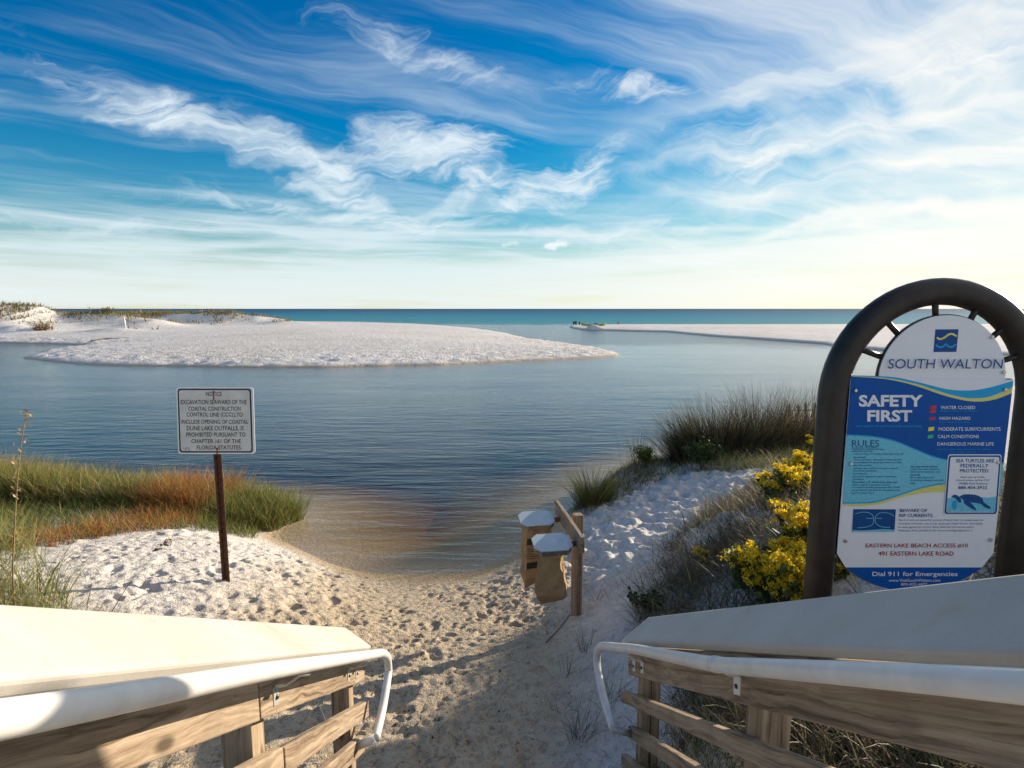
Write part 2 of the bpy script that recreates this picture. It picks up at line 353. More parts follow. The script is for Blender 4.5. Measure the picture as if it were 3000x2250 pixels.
CTRL += [(-2.94, 5.53, .73), (-2.9, 6.6, .42), (-4.3, 7.4, .50), (-5.5, 7.3, .58), (-7, 6.6, .75), (-7, 8.6, .40), (-10, 8.5, .5), (-11, 6, 1.0), (-15, 8, .9), (-22, 8, 1.2),
         (-3.5, 4.2, 1.0), (-4.6, 4.4, 1.15), (-6.5, 4.5, 1.25), (-1.4, 3.5, .80), (-1.9, 4.6, .72), (-2.5, 2.2, 1.25), (-1.6, 2.2, 1.1), (-1.2, 1.0, 1.55), (-2.8, .5, 1.8), (-5, 1.5, 1.7), (-9, 1, 1.9), (-15, 2, 2.0), (-24, 2, 2.0),
         (-.25, 2.95, .86), (-.2, 4, .66), (-.4, 5.2, .42), (-.6, 6.2, .20), (-1.6, 6.0, .27), (0, 1.6, 1.45), (0, 0, 2.1), (0, -3, 2.6), (-6, -3, 2.6), (8, -3, 3.0), (-24, -3, 2.6), (24, -3, 3.0),
         (.62, 5.3, .52), (.55, 6.4, .34), (.75, 7.5, .28), (.52, 2.85, .93), (.35, 4.0, .74), (.75, 3.6, 1.0), (1.1, 2.9, 1.28), (.85, 2.1, 1.5), (1.3, 5.16, .92), (1.5, 4.2, 1.25), (1.25, 2.2, 1.72), (2.1, 2.2, 1.85), (2.1, 4.0, 1.72), (2.6, 5.6, 1.48), (1.75, 5.2, 1.2), (2.2, 6.2, 1.12), (1.2, 1, 2.0), (2.6, .8, 2.2),
         (1.75, 6.7, .62), (1.5, 7.8, .42), (3.1, 6.9, 1.1), (2.54, 7.6, .60), (3.2, 9.0, .62), (4.1, 9.0, .85), (2.4, 10.2, .30), (4.4, 10.6, .55), (5.8, 11.6, .58), (4.0, 5.4, 1.72), (4.0, 3.2, 2.1), (6, 6.5, 1.35), (6.4, 9.4, .68), (7, 3, 2.1), (9, 11, .7), (9.5, 14.5, .4), (14, 14, .7), (14, 6, 1.4), (22, 12, .9), (22, 4, 1.8)]
bed = [(-1.2, 8.2, -.11), (-1.2, 9.2, -.25), (-1.0, 10.3, -.52), (-1.0, 11.6, -1.5), (-1.0, 13, -2.6), (.0, 9.2, -.20), (.6, 10.2, -.36), (1.2, 11.6, -.9), (-2.6, 8.8, -.14), (-2.9, 9.8, -.36), (1.8, 13, -1.8), (-4.2, 11.2, -1.0), (-5, 13, -2.6), (5, 19, -2.5), (-9.5, 12.2, -.6), (-15, 13, -.7), (3, 14.5, -.7), (6, 17.5, -.8), (10, 21, -.9), (-1, 16, -2), (-15, 18, -2.4), (10, 28, -2.4), (-24, 15, -1), (24, 31, -1.5), (0, 28, -3), (-24, 28, -3)]
CTRL += bed
fz = tps([(a, b) for a, b, _ in CTRL], np.array([c for *_, c in CTRL]))
def fbm(X, Y, s, seed, oct=4):
    r = np.random.default_rng(seed); out = 0; amp = 1.0
    for o in range(oct):
        for _ in range(5):
            a = r.uniform(0, 2*np.pi); ph = r.uniform(0, 6.28); k = s*r.uniform(.7, 1.4)*2**o
            out = out+amp*np.sin((X*np.cos(a)+Y*np.sin(a))*k+ph)
        amp *= .5
    return out/7
def chaikin(p, k=2):
    for _ in range(k):
        q = [p[0]]
        for (ax, ay), (bx, by) in zip(p, p[1:]): q += [(.75*ax+.25*bx, .75*ay+.25*by), (.25*ax+.75*bx, .25*ay+.75*by)]
        p = q+[p[-1]]
    return p
def poly_sd(X, Y, poly):
    d = np.full(X.shape, 1e9); ins = np.zeros(X.shape, bool); n = len(poly)
    for i in range(n):
        (ax, ay), (bx, by) = poly[i], poly[(i+1) % n]; ex, ey = bx-ax, by-ay
        t = np.clip(((X-ax)*ex+(Y-ay)*ey)/(ex*ex+ey*ey+1e-12), 0, 1)
        d = np.minimum(d, (X-ax-t*ex)**2+(Y-ay-t*ey)**2)
        c = ((ay > Y) != (by > Y)) & (X < (bx-ax)*(Y-ay)/(by-ay+1e-12)+ax); ins ^= c
    return np.where(ins, np.sqrt(d), -np.sqrt(d))
LAKEP = [(-60, 13)]+chaikin(SHORE)+[(60, 34), (60, 90), (-60, 90)]
def near_z(X, Y):
    X = np.asarray(X, float); Y = np.asarray(Y, float); d = poly_sd(X, Y, LAKEP)+.03*fbm(X, Y, 3.0, 15, 3)
    land = np.maximum(fz(X, Y), np.minimum(-d*.05, .04)); land = land+.02*fbm(X, Y, 1.6, 3)*np.clip(land/.2, 0, 1)
    return np.where(d > 0, -np.minimum(.085*d+.030*d*d, 3.0)+.008*fbm(X, Y, 2.2, 17, 3)*np.clip(d, 0, 1), land)
def gz(x, y): return float(near_z(np.array([float(x)]), np.array([float(y)]))[0])
xs = np.concatenate([np.arange(-26, -7.2, .3), np.arange(-7.2, -4.6, .05), np.arange(-4.6, 3.4, .0195), np.arange(3.4, 6, .05), np.arange(6, 26, .3)])
ys = np.concatenate([np.arange(-3, 1.8, .12), np.arange(1.8, 7.6, .0195), np.arange(7.6, 10, .03), np.arange(10, 16, .09), np.arange(16, 33, .5)])
X, Y = np.meshgrid(xs, ys); Z0 = near_z(X, Y); Z = Z0.copy()
def dents(N, region, rr, dep, aniso=1.0, rim=.45, mask=None):
    x0, x1, y0, y1 = region
    for i in range(N):
        cx, cy = rng.uniform(x0, x1), rng.uniform(y0, y1); r = rng.uniform(*rr); d = rng.uniform(*dep)
        if mask is not None and rng.random() > mask(cx, cy): continue
        i0, i1 = np.searchsorted(xs, [cx-2.6*r, cx+2.6*r]); j0, j1 = np.searchsorted(ys, [cy-2.6*r, cy+2.6*r])
        if i1-i0 < 2 or j1-j0 < 2: continue
        a = rng.uniform(0, math.pi); ca, sa = math.cos(a), math.sin(a); an = rng.uniform(1, aniso)
        dx, dy = X[j0:j1, i0:i1]-cx, Y[j0:j1, i0:i1]-cy
        q = ((dx*ca+dy*sa)/(r*an*.75))**2+((-dx*sa+dy*ca)/(r*.75))**2
        Z[j0:j1, i0:i1] += np.clip(Z0[j0:j1, i0:i1]/.12-.25, 0, 1)*(-d*np.exp(-q*q*.6)+rim*d*np.exp(-((np.sqrt(q)-1.55)/.42)**2))
PN1 = np.random.default_rng(5).uniform(0, 6.28, 6)
def patch_m(x, y): return .5+.5*math.sin(1.9*x+PN1[0]+1.3*math.sin(1.1*y+PN1[1]))*math.sin(2.3*y+PN1[2]+1.1*math.sin(1.7*x+PN1[3]))
def path_mask(x, y): return (math.exp(-((x+.9)/1.9)**2)*.95+.15)*(.15+.95*patch_m(x, y))
def right_mask(x, y): return 1.0 if (x > .3+(y-3)*.02 and x < 5) else .1
dents(12000, (-5.0, 1.5, 2.2, 8.4), (.018, .038), (.005, .016), 2.2, .30, path_mask)
dents(800, (-5.2, 1.4, 2.4, 8.2), (.045, .085), (.008, .024), 2.6, .25, path_mask)
dents(220, (-5.9, -1.6, 3.0, 7.6), (.05, .10), (.014, .034), 2.2, .18)
dents(1500, (-6.5, -1.6, 3.0, 7.6), (.03, .06), (.005, .014), 1.9, .3)
dents(1500, (.7, 5.0, 5.2, 10.8), (.07, .16), (.012, .034), 2.2, .30, right_mask)
dents(1500, (.6, 4.6, 5.2, 10.0), (.03, .06), (.004, .012), 2.0, .3, right_mask)
dents(160, (.3, 2.2, 2.6, 5.4), (.06, .13), (.006, .016), 1.8, .2)
bank = np.clip(Z0/.15, 0, 1)
Z += bank*.007*fbm(X, Y, 9, 11, 3)
Z += np.clip(Z0/.1, 0, 1)*rng.normal(0, .0013, Z.shape)
def grid_mesh(name, X, Y, Z):
    ny, nx = X.shape; me = bpy.data.meshes.new(name)
    me.vertices.add(nx*ny); me.vertices.foreach_set('co', np.stack([X, Y, Z], -1).astype(np.float32).ravel())
    i = np.arange((ny-1)*(nx-1)); r, c = i//(nx-1), i % (nx-1); a = r*nx+c
    q = np.stack([a, a+1, a+1+nx, a+nx], -1).astype(np.int32).ravel(); n = len(i)
    me.loops.add(4*n); me.loops.foreach_set('vertex_index', q); me.polygons.add(n)
    me.polygons.foreach_set('loop_start', np.arange(0, 4*n, 4, dtype=np.int32)); me.polygons.foreach_set('loop_total', np.full(n, 4, np.int32))
    me.update(); me.validate(); me.shade_smooth(); return me
SANDN = sand_mat('near_quartz_sand', True); SANDF = sand_mat('far_quartz_sand', False)
tag(link('sand_bank', grid_mesh('sand_bank', X, Y, Z), SANDN), 'trodden white sand bank sloping from the stairs to the lake', 'sand', kind='structure')
def ground_z(x, y):
    i = min(max(int(np.searchsorted(xs, x)), 0), len(xs)-1); j = min(max(int(np.searchsorted(ys, y)), 0), len(ys)-1); return float(Z[j, i])

SPIT = [(-150, 63), (-90, 61), (-53.2, 59.3), (-47.5, 57.6), (-42.2, 55.9), (-39.5, 54.2), (-39.7, 50.2), (-38.5, 46.5), (-36.6, 43.4), (-35, 40.6), (-32.6, 39.05), (-28.6, 36.6), (-24.2, 35.04), (-16.5, 34.2), (-11.3, 34), (-4.3, 35.9), (2.4, 39.3), (6.2, 41.2), (7.9, 42.5), (8.4, 44.5), (7.5, 50.2), (2.1, 66), (-1.1, 83), (-6.6, 101), (-16, 120), (-30, 134), (-55, 142), (-90, 146), (-150, 148)]
gx = np.concatenate([np.arange(-150, -60, 1.2), np.arange(-60, 14, .36)]); gy = np.concatenate([np.arange(30, 64, .22), np.arange(64, 152, .7)])
FX, FY = np.meshgrid(gx, gy); SD = poly_sd(FX, FY, SPIT)+.35*fbm(FX, FY, .5, 21, 3)
FZ = np.where(SD > 0, .14*(1-np.exp(-SD/.25))+.95*(1-np.exp(-SD/12)), .35*SD)
FZ = np.maximum(FZ, -3.3)
for cx, cy, r1, r2, h in [(-73, 74, 9, 8, 3.2), (-64, 78, 4, 5, 1.3), (-57, 82, 4, 5, 1.5), (-50.5, 80, 4, 4, .9), (-58, 96, 9, 6, 1.6), (-48, 95, 6, 4, 1.0), (-95, 85, 22, 12, 3.6), (-43, 96, 6, 4, .9), (-59, 68, 4, 2.5, .7), (-49, 70, 3, 2, .45), (-36, 92, 4, 3, .5)]:
    FZ += np.clip(SD/4, 0, 1)*h*np.exp(-((FX-cx)/r1)**2-((FY-cy)/r2)**2)*(1+.35*fbm(FX, FY, .6, 31, 3))
rough_m = np.clip(SD/.6, 0, 1)*np.exp(-np.maximum(SD-2.5, 0)/3.0)*(FY < 62)
FZ += rough_m*(.07*fbm(FX, FY, 5.5, 41, 2)+rng.normal(0, .05, FZ.shape))
FZ += np.clip(SD/5, 0, 1)*.035*fbm(FX, FY, .7, 43, 4)
tag(link('sand_spit', grid_mesh('sand_spit', FX, FY, FZ), SANDF), 'long low white sand spit reaching across the lake mouth', 'sand', kind='structure')
def spit_z(x, y):
    i = min(int(np.searchsorted(gx, x)), len(gx)-1); j = min(int(np.searchsorted(gy, y)), len(gy)-1); return float(FZ[j, i])
BAR = [(11.6, 114), (10.8, 106), (11.4, 97), (12.8, 93.6), (15, 92.4), (18.2, 90.0), (23.2, 86.4), (25.4, 73.4), (27.9, 66.7), (30.7, 57), (30.2, 53.9), (31.2, 46.9), (36.5, 43.4), (52, 38), (90, 34), (170, 34), (170, 122), (60, 121), (24, 120), (15, 118)]
bx_ = np.concatenate([np.arange(6, 60, .36), np.arange(60, 170, 2.0)]); by_ = np.concatenate([np.arange(32, 124, .5)])
BX, BY = np.meshgrid(bx_, by_); BD = poly_sd(BX, BY, BAR)+.3*fbm(BX, BY, .6, 51, 3)
BZ = np.where(BD > 0, .22*(1-np.exp(-BD/.25))+.45*(1-np.exp(-BD/9)), np.maximum(.35*BD, -3.3))+np.clip(BD/3, 0, 1)*.03*fbm(BX, BY, .8, 53, 3)
BZ += .62*np.exp(-((BX-13.4)/1.5)**2-((BY-94.8)/.8)**2)*(1+.3*fbm(BX, BY, 2.0, 55, 2))
tag(link('sandbar', grid_mesh('sandbar', BX, BY, BZ), SANDF), 'flat sandbar with a cut edge on the far right shore', 'sand', kind='structure')
def bar_z(x, y):
    i = min(int(np.searchsorted(bx_, x)), len(bx_)-1); j = min(int(np.searchsorted(by_, y)), len(by_)-1); return float(BZ[j, i])
# bed under the far lake and the sea floor, one sheet to the horizon
tag(link('lake_bed', mesh('lake_bed', [(-40000, 20, -3.2), (40000, 20, -3.2), (40000, 45000, -3.2), (-40000, 45000, -3.2)], [(0, 1, 2, 3)]), SANDF), kind='structure')
tag(link('back_dune', mesh('back_dune', [(-40000, -30000, -1.7), (40000, -30000, -1.7), (40000, 20, -3.1), (-40000, 20, -3.1)], [(0, 1, 2, 3)]), SANDF), kind='structure')

# ------------------------------------------------------------------ water
def water_lake():
    m, nt, b, out = new_mat('tannin_lake_water'); nt.nodes.remove(b)
    v = coords(nt, scale=(1, 1, 1))
    def rot(scale, ang):
        mp = nn(nt, 'ShaderNodeMapping'); mp.inputs['Rotation'].default_value = (0, 0, ang); mp.inputs['Scale'].default_value = scale; nt.links.new(v, mp.inputs[0]); return mp.outputs[0]
    w1 = noise(nt, rot((.7, 3.6, 1), rad(20)), 1.0, 4, .6, .3)
    w2 = noise(nt, rot((1.6, 7.5, 1), rad(-24)), 1.0, 4, .55, .4)
    w3 = noise(nt, rot((.10, .30, 1), rad(10)), 1.0, 3, .5, .2)
    patch = noise(nt, v, .09, 3, .5)
    fade = sstep(nt, patch, .35, .62)
    h = mth(nt, 'ADD', mth(nt, 'MULTIPLY', w1, 1.0), mth(nt, 'MULTIPLY', mth(nt, 'MULTIPLY', w2, .5), fade))
    h = mth(nt, 'ADD', h, mth(nt, 'MULTIPLY', w3, 2.0))
    tc = nn(nt, 'ShaderNodeTexCoord'); sp = nn(nt, 'ShaderNodeSeparateXYZ'); nt.links.new(tc.outputs['Object'], sp.inputs[0])
    ruf = sstep(nt, mth(nt, 'ADD', sp.outputs[1], mth(nt, 'MULTIPLY', patch, 20.0)), 56.0, 72.0)   # wind-ruffled water in the outlet
    h = mth(nt, 'ADD', h, mth(nt, 'MULTIPLY', mth(nt, 'MULTIPLY', noise(nt, rot((2.5, 5, 1), .2), 1.0, 4, .6), ruf), 3.0))
    bp = nn(nt, 'ShaderNodeBump'); bp.inputs['Strength'].default_value = .46; bp.inputs['Distance'].default_value = .06; nt.links.new(h, bp.inputs['Height'])
    lw = nn(nt, 'ShaderNodeLayerWeight'); lw.inputs[0].default_value = .5; nt.links.new(bp.outputs[0], lw.inputs['Normal'])
    refl = mth(nt, 'ADD', mth(nt, 'MULTIPLY', mth(nt, 'POWER', lw.outputs['Facing'], 5.0), .98), .02)   # same from above and below
    gl = nn(nt, 'ShaderNodeBsdfGlossy'); gl.inputs['Roughness'].default_value = .16; gl.inputs['Color'].default_value = (1, 1, 1, 1); nt.links.new(bp.outputs[0], gl.inputs['Normal'])
    tr = nn(nt, 'ShaderNodeBsdfTransparent'); mx = nn(nt, 'ShaderNodeMixShader')
    nt.links.new(refl, mx.inputs[0]); nt.links.new(tr.outputs[0], mx.inputs[1]); nt.links.new(gl.outputs[0], mx.inputs[2]); nt.links.new(mx.outputs[0], out.inputs['Surface'])
    ab = nn(nt, 'ShaderNodeVolumeAbsorption'); ab.inputs['Color'].default_value = (.68, .57, .14, 1); ab.inputs['Density'].default_value = 2.1
    nt.links.new(ab.outputs[0], out.inputs['Volume']); return m
SEA_Y = 121.0
def slab(x0, x1, y0, y1, z0, z1):
    v = [(x0, y0, z0), (x1, y0, z0), (x1, y1, z0), (x0, y1, z0), (x0, y0, z1), (x1, y0, z1), (x1, y1, z1), (x0, y1, z1)]
    return v, [(3, 2, 1, 0), (4, 5, 6, 7), (0, 1, 5, 4), (1, 2, 6, 5), (2, 3, 7, 6), (3, 0, 4, 7)]
v_, f_ = slab(-160, 170, 5.2, SEA_Y, -3.4, 0)
tag(link('lake', mesh('lake', v_, f_), water_lake()), 'dark tannin-stained coastal lake with blue sky reflections', 'lake', kind='structure')
def water_sea():
    m, nt, b, _ = new_mat('gulf_water'); tc = nn(nt, 'ShaderNodeTexCoord'); sp = nn(nt, 'ShaderNodeSeparateXYZ'); nt.links.new(tc.outputs['Object'], sp.inputs[0])
    v = coords(nt, scale=(.25, 1, 1)); n1 = noise(nt, v, .02, 5, .6); n2 = noise(nt, v, .12, 5, .6)
    yl = mth(nt, 'LOGARITHM', mth(nt, 'MAXIMUM', sp.outputs[1], 10.0), 10.0)
    yl = mth(nt, 'ADD', yl, mth(nt, 'MULTIPLY', mth(nt, 'SUBTRACT', n1, .5), .35))
    c = ramp(nt, mth(nt, 'DIVIDE', mth(nt, 'SUBTRACT', yl, 2.0), 1.6), [(.03, (.18, .33, .34)), (.12, (.05, .30, .36)), (.30, (.022, .215, .31)), (.52, (.010, .115, .215)), (.8, (.006, .055, .125))])
    c = mixc(nt, mth(nt, 'MULTIPLY', sstep(nt, n2, .62, .75), .35), c, (.25, .42, .45))
    foam = mth(nt, 'MULTIPLY', mth(nt, 'SUBTRACT', 1.0, sstep(nt, mth(nt, 'ADD', sp.outputs[1], mth(nt, 'MULTIPLY', noise(nt, v, .08, 4, .6), 26.0)), 138.0, 146.0)), sstep(nt, noise(nt, v, .5, 4, .6), .42, .6))
    c = mixc(nt, mth(nt, 'MULTIPLY', foam, .7), c, (.70, .72, .70))
    nt.links.new(c, b.inputs['Base Color']); b.inputs['Roughness'].default_value = .45; b.inputs['Specular IOR Level'].default_value = .12
    bump(nt, b, mth(nt, 'ADD', noise(nt, v, .6, 5, .6), n2), 1.0, .8); return m
tag(link('sea', mesh('sea', [(-40000, SEA_Y, .002), (40000, SEA_Y, .002), (40000, 45000, .002), (-40000, 45000, .002)], [(0, 1, 2, 3)]), water_sea()), 'calm turquoise sea reaching to the horizon', 'sea', kind='structure')

# ------------------------------------------------------------------ stair railings
RP = {'L': Vector((-.75, 2.84, 1.709)), 'R': Vector((.579, 2.844, 1.74))}; SG = {'L': -1, 'R': 1}
def RW(s, t, out, dz):
    p = RP[s]; return Vector((p.x+.0565*t+SG[s]*out, p.y-t, p.z+.611*t+dz))
def rail_board(name, s, t0, t1, out, th, z0, z1, mat, parent, bev=.004):
    c = []
    for t in (t0, t1): c += [RW(s, t, out, z0), RW(s, t, out+th, z0), RW(s, t, out+th, z1), RW(s, t, out, z1)]
    return hexa(name, c, mat, parent, bev, frame(RW(s, t0, out+th/2, (z0+z1)/2), RW(s, t1, out, 0)-RW(s, t0, out, 0), Vector((0, 0, 1))))
def cap_mesh(s, w, dzb, t_back, t1):
    # angled coping board: front edge from t=0, outer edge running farther down the slope, end cut on a diagonal
    bm = bmesh.new(); th = .034; top = []
    outline = [(0, 0.0)]
    P = [RW(s, 0.0, 0, 0), RW(s, t_back, w, dzb), RW(s, t1, w, dzb), RW(s, t1, 0, 0)]
    M = frame(P[0], P[3]-P[0], Vector((0, 0, 1))); Mi = M.inverted()
    n = (P[3]-P[0]).cross(P[2]-P[3]).normalized()
    if n.z < 0: n = -n
    tv = [bm.verts.new(Mi @ p) for p in P]; bv = [bm.verts.new(Mi @ (p-n*th)) for p in P]
    bm.faces.new(tv); bm.faces.new(bv[::-1])
    for i in range(4): bm.faces.new((tv[i], bv[i], bv[(i+1) % 4], tv[(i+1) % 4]))
    bmesh.ops.recalc_face_normals(bm, faces=bm.faces)
    bmesh.ops.bevel(bm, geom=bm.edges[:], offset=.010, segments=3, affect='EDGES', profile=.5)
    return bm_mesh(bm, 'cap', False), M
def bracket(s, t, parent):
    """bent strap: plate on the board, arm out to the pipe, saddle under it"""
    up = Vector((0, 0, 1)); ax = (RW(s, 1, 0, 0)-RW(s, 0, 0, 0)).normalized()
    prof = [(.028, -.165), (.026, -.115), (.022, -.098), (.0, -.10), (-.025, -.085), (-.050, -.066), (-.075, -.064)]
    bm = bmesh.new(); o0 = RW(s, t, .0, 0); hw = .020; th = .006; prev = None; rows = []
    for o, z in prof:
        q = [RW(s, t-hw, o, z+.611*hw*0)-o0, RW(s, t+hw, o, z)-o0]
        rows.append([bm.verts.new(p) for p in q]+[bm.verts.new(p+Vector((SG[s]*th, 0, -th))) for p in q])
    for a, b in zip(rows, rows[1:]):
        bm.faces.new((a[0], a[1], b[1], b[0])); bm.faces.new((a[2], b[2], b[3], a[3])); bm.faces.new((a[0], b[0], b[2], a[2])); bm.faces.new((a[1], a[3], b[3], b[1]))
    for r in (rows[0], rows[-1]): bm.faces.new((r[0], r[2], r[3], r[1]))
    bmesh.ops.recalc_face_normals(bm, faces=bm.faces)
    b = link('bracket', bm_mesh(bm, 'bracket'), PIPE if s == 'R' else GALV, parent, Matrix.Translation(o0))
    bolt('bolt', RW(s, t, .024, -.138), Vector((-SG[s], 0, 0)), .008, .006, BLACKM, parent)
def bolt(name, p, nrm, r, h, mat, parent):
    bm = bmesh.new(); bmesh.ops.create_cone(bm, cap_ends=True, segments=12, radius1=r, radius2=r*.8, depth=h)
    bmesh.ops.bevel(bm, geom=[e for e in bm.edges if e.calc_length() < r*.9], offset=h*.2, segments=1, affect='EDGES')
    q = nrm.to_track_quat('Z', 'Y').to_matrix().to_4x4(); q.translation = p
    return link(name, bm_mesh(bm, name), mat, parent, q)
def railing(s, label, w, dzb, t_back, boards, posts, hr, loop, brk):
    base = RW(s, .35, .1, 0); root = thing('stair_railing', (base.x, base.y, ground_z(base.x, base.y)), label, 'railing', 'railings of the beach stairs')
    me, M = cap_mesh(s, w, dzb, t_back, 3.1); link('cap', me, CAPM, root, M)
    for (t0, t1, z0, z1, o) in boards: rail_board('rail_board', s, t0, t1, o, .036, z0, z1, WOOD, root)
    for (t0, t1, ztop) in posts:
        c = []
        for z in (0, 1):
            for t, o in ((t0, .069), (t1, .069), (t1, .069+.09), (t0, .069+.09)):
                p = RW(s, t, o, ztop); c.append(p if z else Vector((p.x, p.y, min(ground_z(p.x, p.y), p.z-.3)-.25)))
        hexa('post', c, WOOD, root, .004, frame(c[0], Vector((0, 0, 1)), Vector((0, 1, 0))))
    pipe = tube('handrail', smooth_path([RW(s, t, -.06, z) for t, z in hr+loop], 8), .0215, PIPE, root, 20)
    for t in brk: bracket(s, t, pipe)
    return root, pipe
LR, lpipe = railing('L', 'sunlit left stair railing with cream angled cap, wooden boards and white handrail', .16, .113, -.075,
    [(.06, 1.378, -.193, -.045, .03), (1.382, 3.1, -.197, -.045, .032), (-.01, 1.22, -.411, -.316, .03), (1.224, 3.1, -.414, -.313, .033), (.12, 3.1, -.592, -.497, .03)],
    [(.16, .25, -.06), (1.27, 1.36, -.06), (2.4, 2.49, -.06)],
    [(3.1, -.04), (2.2, -.042), (1.6, -.036), (1.0, -.036), (.5, -.037)], [(.18, -.037), (.02, -.04), (-.10, -.065), (-.138, -.12), (-.12, -.18), (.079, -.36), (.277, -.485)], [1.27, .40, .24])
RR, rpipe = railing('R', 'shaded right stair railing with grey angled cap, wooden boards and white handrail', .16, .138, -.04,
    [(.06, 3.1, -.193, -.03, .03), (-.06, 3.1, -.366, -.297, .03), (.09, 3.1, -.552, -.481, .03), (-.03, 3.1, -.75, -.672, .03)],
    [(.11, .20, -.06), (1.24, 1.33, -.06), (2.4, 2.49, -.06)],
    [(3.1, -.046), (2.2, -.045), (1.6, -.058), (1.3, -.064), (.9, -.052), (.5, -.038)], [(.18, -.036), (-.06, -.034), (-.22, -.045), (-.285, -.10), (-.262, -.18), (-.08, -.355), (.148, -.495)], [1.26, .31, .17])
for (s, root, pipe, t0, t1, d) in (('R', RR, rpipe, 1.30, 1.325, -.064),):
    tube('joint_collar', [RW(s, t0, -.06, d), RW(s, t1, -.06, d)], .0235, PIPE, pipe, 20)
# stubs that tie the lower pipe ends to the boards
tube('end_stub', [RW('L', .277, -.06, -.480), RW('L', .277, .04, -.530)], .020, PIPE, lpipe, 14)
tube('end_stub', [RW('R', .148, -.06, -.490), RW('R', .148, .035, -.515)], .020, GALV, rpipe, 14)

# ------------------------------------------------------------------ text and flat print
def text_mesh(body, bold=0.0, shear=0.0):
    cu = bpy.data.curves.new('t', 'FONT'); cu.body = body; cu.align_x = 'LEFT'; cu.offset = bold; cu.resolution_u = 3; cu.shear = shear
    o = bpy.data.objects.new('t', cu); C.objects.link(o); dg = bpy.context.evaluated_depsgraph_get()
    me = bpy.data.meshes.new_from_object(o.evaluated_get(dg)); bpy.data.objects.remove(o); bpy.data.curves.remove(cu); return me
def text_on(name, body, rect, PL, off, mat, parent, bold=.0, shear=0.0):
    """rect = u0,u1,v_top,v_bottom in photograph pixels, mapped by PL(u,v)->point on the sign face"""
    me = text_mesh(body, bold, shear); n = len(me.vertices); a = np.zeros(n*3, np.float32); me.vertices.foreach_get('co', a); a = a.reshape(-1, 3)
    lo, hi = a.min(0), a.max(0); u0, u1, v0, v1 = rect
    A = PL(u0, v1); B = PL(u1, v1); D = PL(u0, v0); o0 = A
    sx = (a[:, 0]-lo[0])/(hi[0]-lo[0]); sy = (a[:, 1]-lo[1])/(hi[1]-lo[1])
    ex, ey = np.array(B-A), np.array(D-A); nrm = np.array((B-A).cross(D-A).normalized())
    w = sx[:, None]*ex+sy[:, None]*ey+nrm*off
    me.vertices.foreach_set('co', w.astype(np.float32).ravel()); me.update()
    return link(name, me, mat, parent, Matrix.Translation(o0))
def flat_on(name, pts, PL, off, mat, parent, nrm, th=.0006):
    P = [PL(u, v)+nrm*off for u, v in pts]; o0 = P[0]; bm = bmesh.new(); vs_ = [bm.verts.new(p-o0) for p in P]; f = bm.faces.new(vs_)
    r = bmesh.ops.extrude_face_region(bm, geom=[f]); bmesh.ops.translate(bm, vec=-nrm*th, verts=[e for e in r['geom'] if isinstance(e, bmesh.types.BMVert)])
    bmesh.ops.triangulate(bm, faces=bm.faces[:]); bmesh.ops.recalc_face_normals(bm, faces=bm.faces)
    return link(name, bm_mesh(bm, name), mat, parent, Matrix.Translation(o0))
def ribbon_on(name, pts, w, PL, off, mat, parent, nrm):
    P = [PL(u, v)+nrm*off for u, v in pts]; o0 = P[0]; vs_, fs = [], []
    for i, p in enumerate(P):
        T = (P[min(i+1, len(P)-1)]-P[max(i-1, 0)]).normalized(); b = nrm.cross(T)*w*.5; vs_ += [p-o0+b, p-o0-b]
    fs = [(2*i, 2*i+1, 2*i+3, 2*i+2) for i in range(len(P)-1)]
    return link(name, mesh(name, vs_, fs), mat, parent, Matrix.Translation(o0))
def arc(cx, cy, rx, ry, a0, a1, n): return [(cx+rx*math.cos(rad(a0+(a1-a0)*i/n)), cy+ry*math.sin(rad(a0+(a1-a0)*i/n))) for i in range(n+1)]
def cat(pts, sub=6): return [(p.x, p.y) for p in smooth_path([Vector((a, b, 0)) for a, b in pts], sub)]
def rrect(x0, x1, y0, y1, r, sk=0):
    p = arc(x1-r, y0+r, r, r, -90, 0, 5)+arc(x1-r, y1-r, r, r, 0, 90, 5)+arc(x0+r, y1-r, r, r, 90, 180, 5)+arc(x0+r, y0+r, r, r, 180, 270, 5)
    return [(x-sk*(y-y0)/(y1-y0), y) for x, y in p]

# ------------------------------------------------------------------ arched beach access sign
YS = 2.25; NRM = Vector((0, -1, 0))
def PS(u, v): return at_y(u, v, YS)
def r3(x, y): return (2300+x*.31646, 780+y*.31646)
def r4(x, y): return (2300+x*.31949, 1250+y*.31949)
def r3b(x0, x1, y0, y1): a = r3(x0, y0); b = r3(x1, y1); return (a[0], b[0], a[1], b[1])
def r4b(x0, x1, y0, y1): a = r4(x0, y0); b = r4(x1, y1); return (a[0], b[0], a[1], b[1])
XC = .757*YS; HW = .405; ZC = 3.140; TY = YS+.035
gL, gR = ground_z(XC-HW, TY), ground_z(XC+HW, TY)
sign = thing('beach_access_sign', (XC, TY, min(gL, gR)), 'blue and white arched beach safety sign in a bronze tube frame', 'sign')
pts = [Vector((XC-HW, TY, gL-.1)), Vector((XC-HW, TY, 2.6))]+[Vector((XC+HW*math.cos(a), TY, ZC+.428*math.sin(a))) for a in np.linspace(math.pi, 0, 33)]+[Vector((XC+HW, TY, 2.6)), Vector((XC+HW, TY, gR-.1))]
tube('arch_frame', pts, .0535, BRONZE, sign, 24)
for xx, g in ((XC-HW, gL), (XC+HW, gR)):
    pl = box('base_plate', (xx-.12, TY, g+.022), (xx+.12, TY, g+.022), Vector((0, 0, 1)), .24, .02, BLACKM, sign, .003)
    for dx in (-.09, .09):
        for dy in (-.09, .09): bolt('bolt', Vector((xx+dx, TY+dy, g+.042)), Vector((0, 0, 1)), .016, .018, STEEL, pl)
mcx, mcz, mr = .761*YS, 3.223, .252
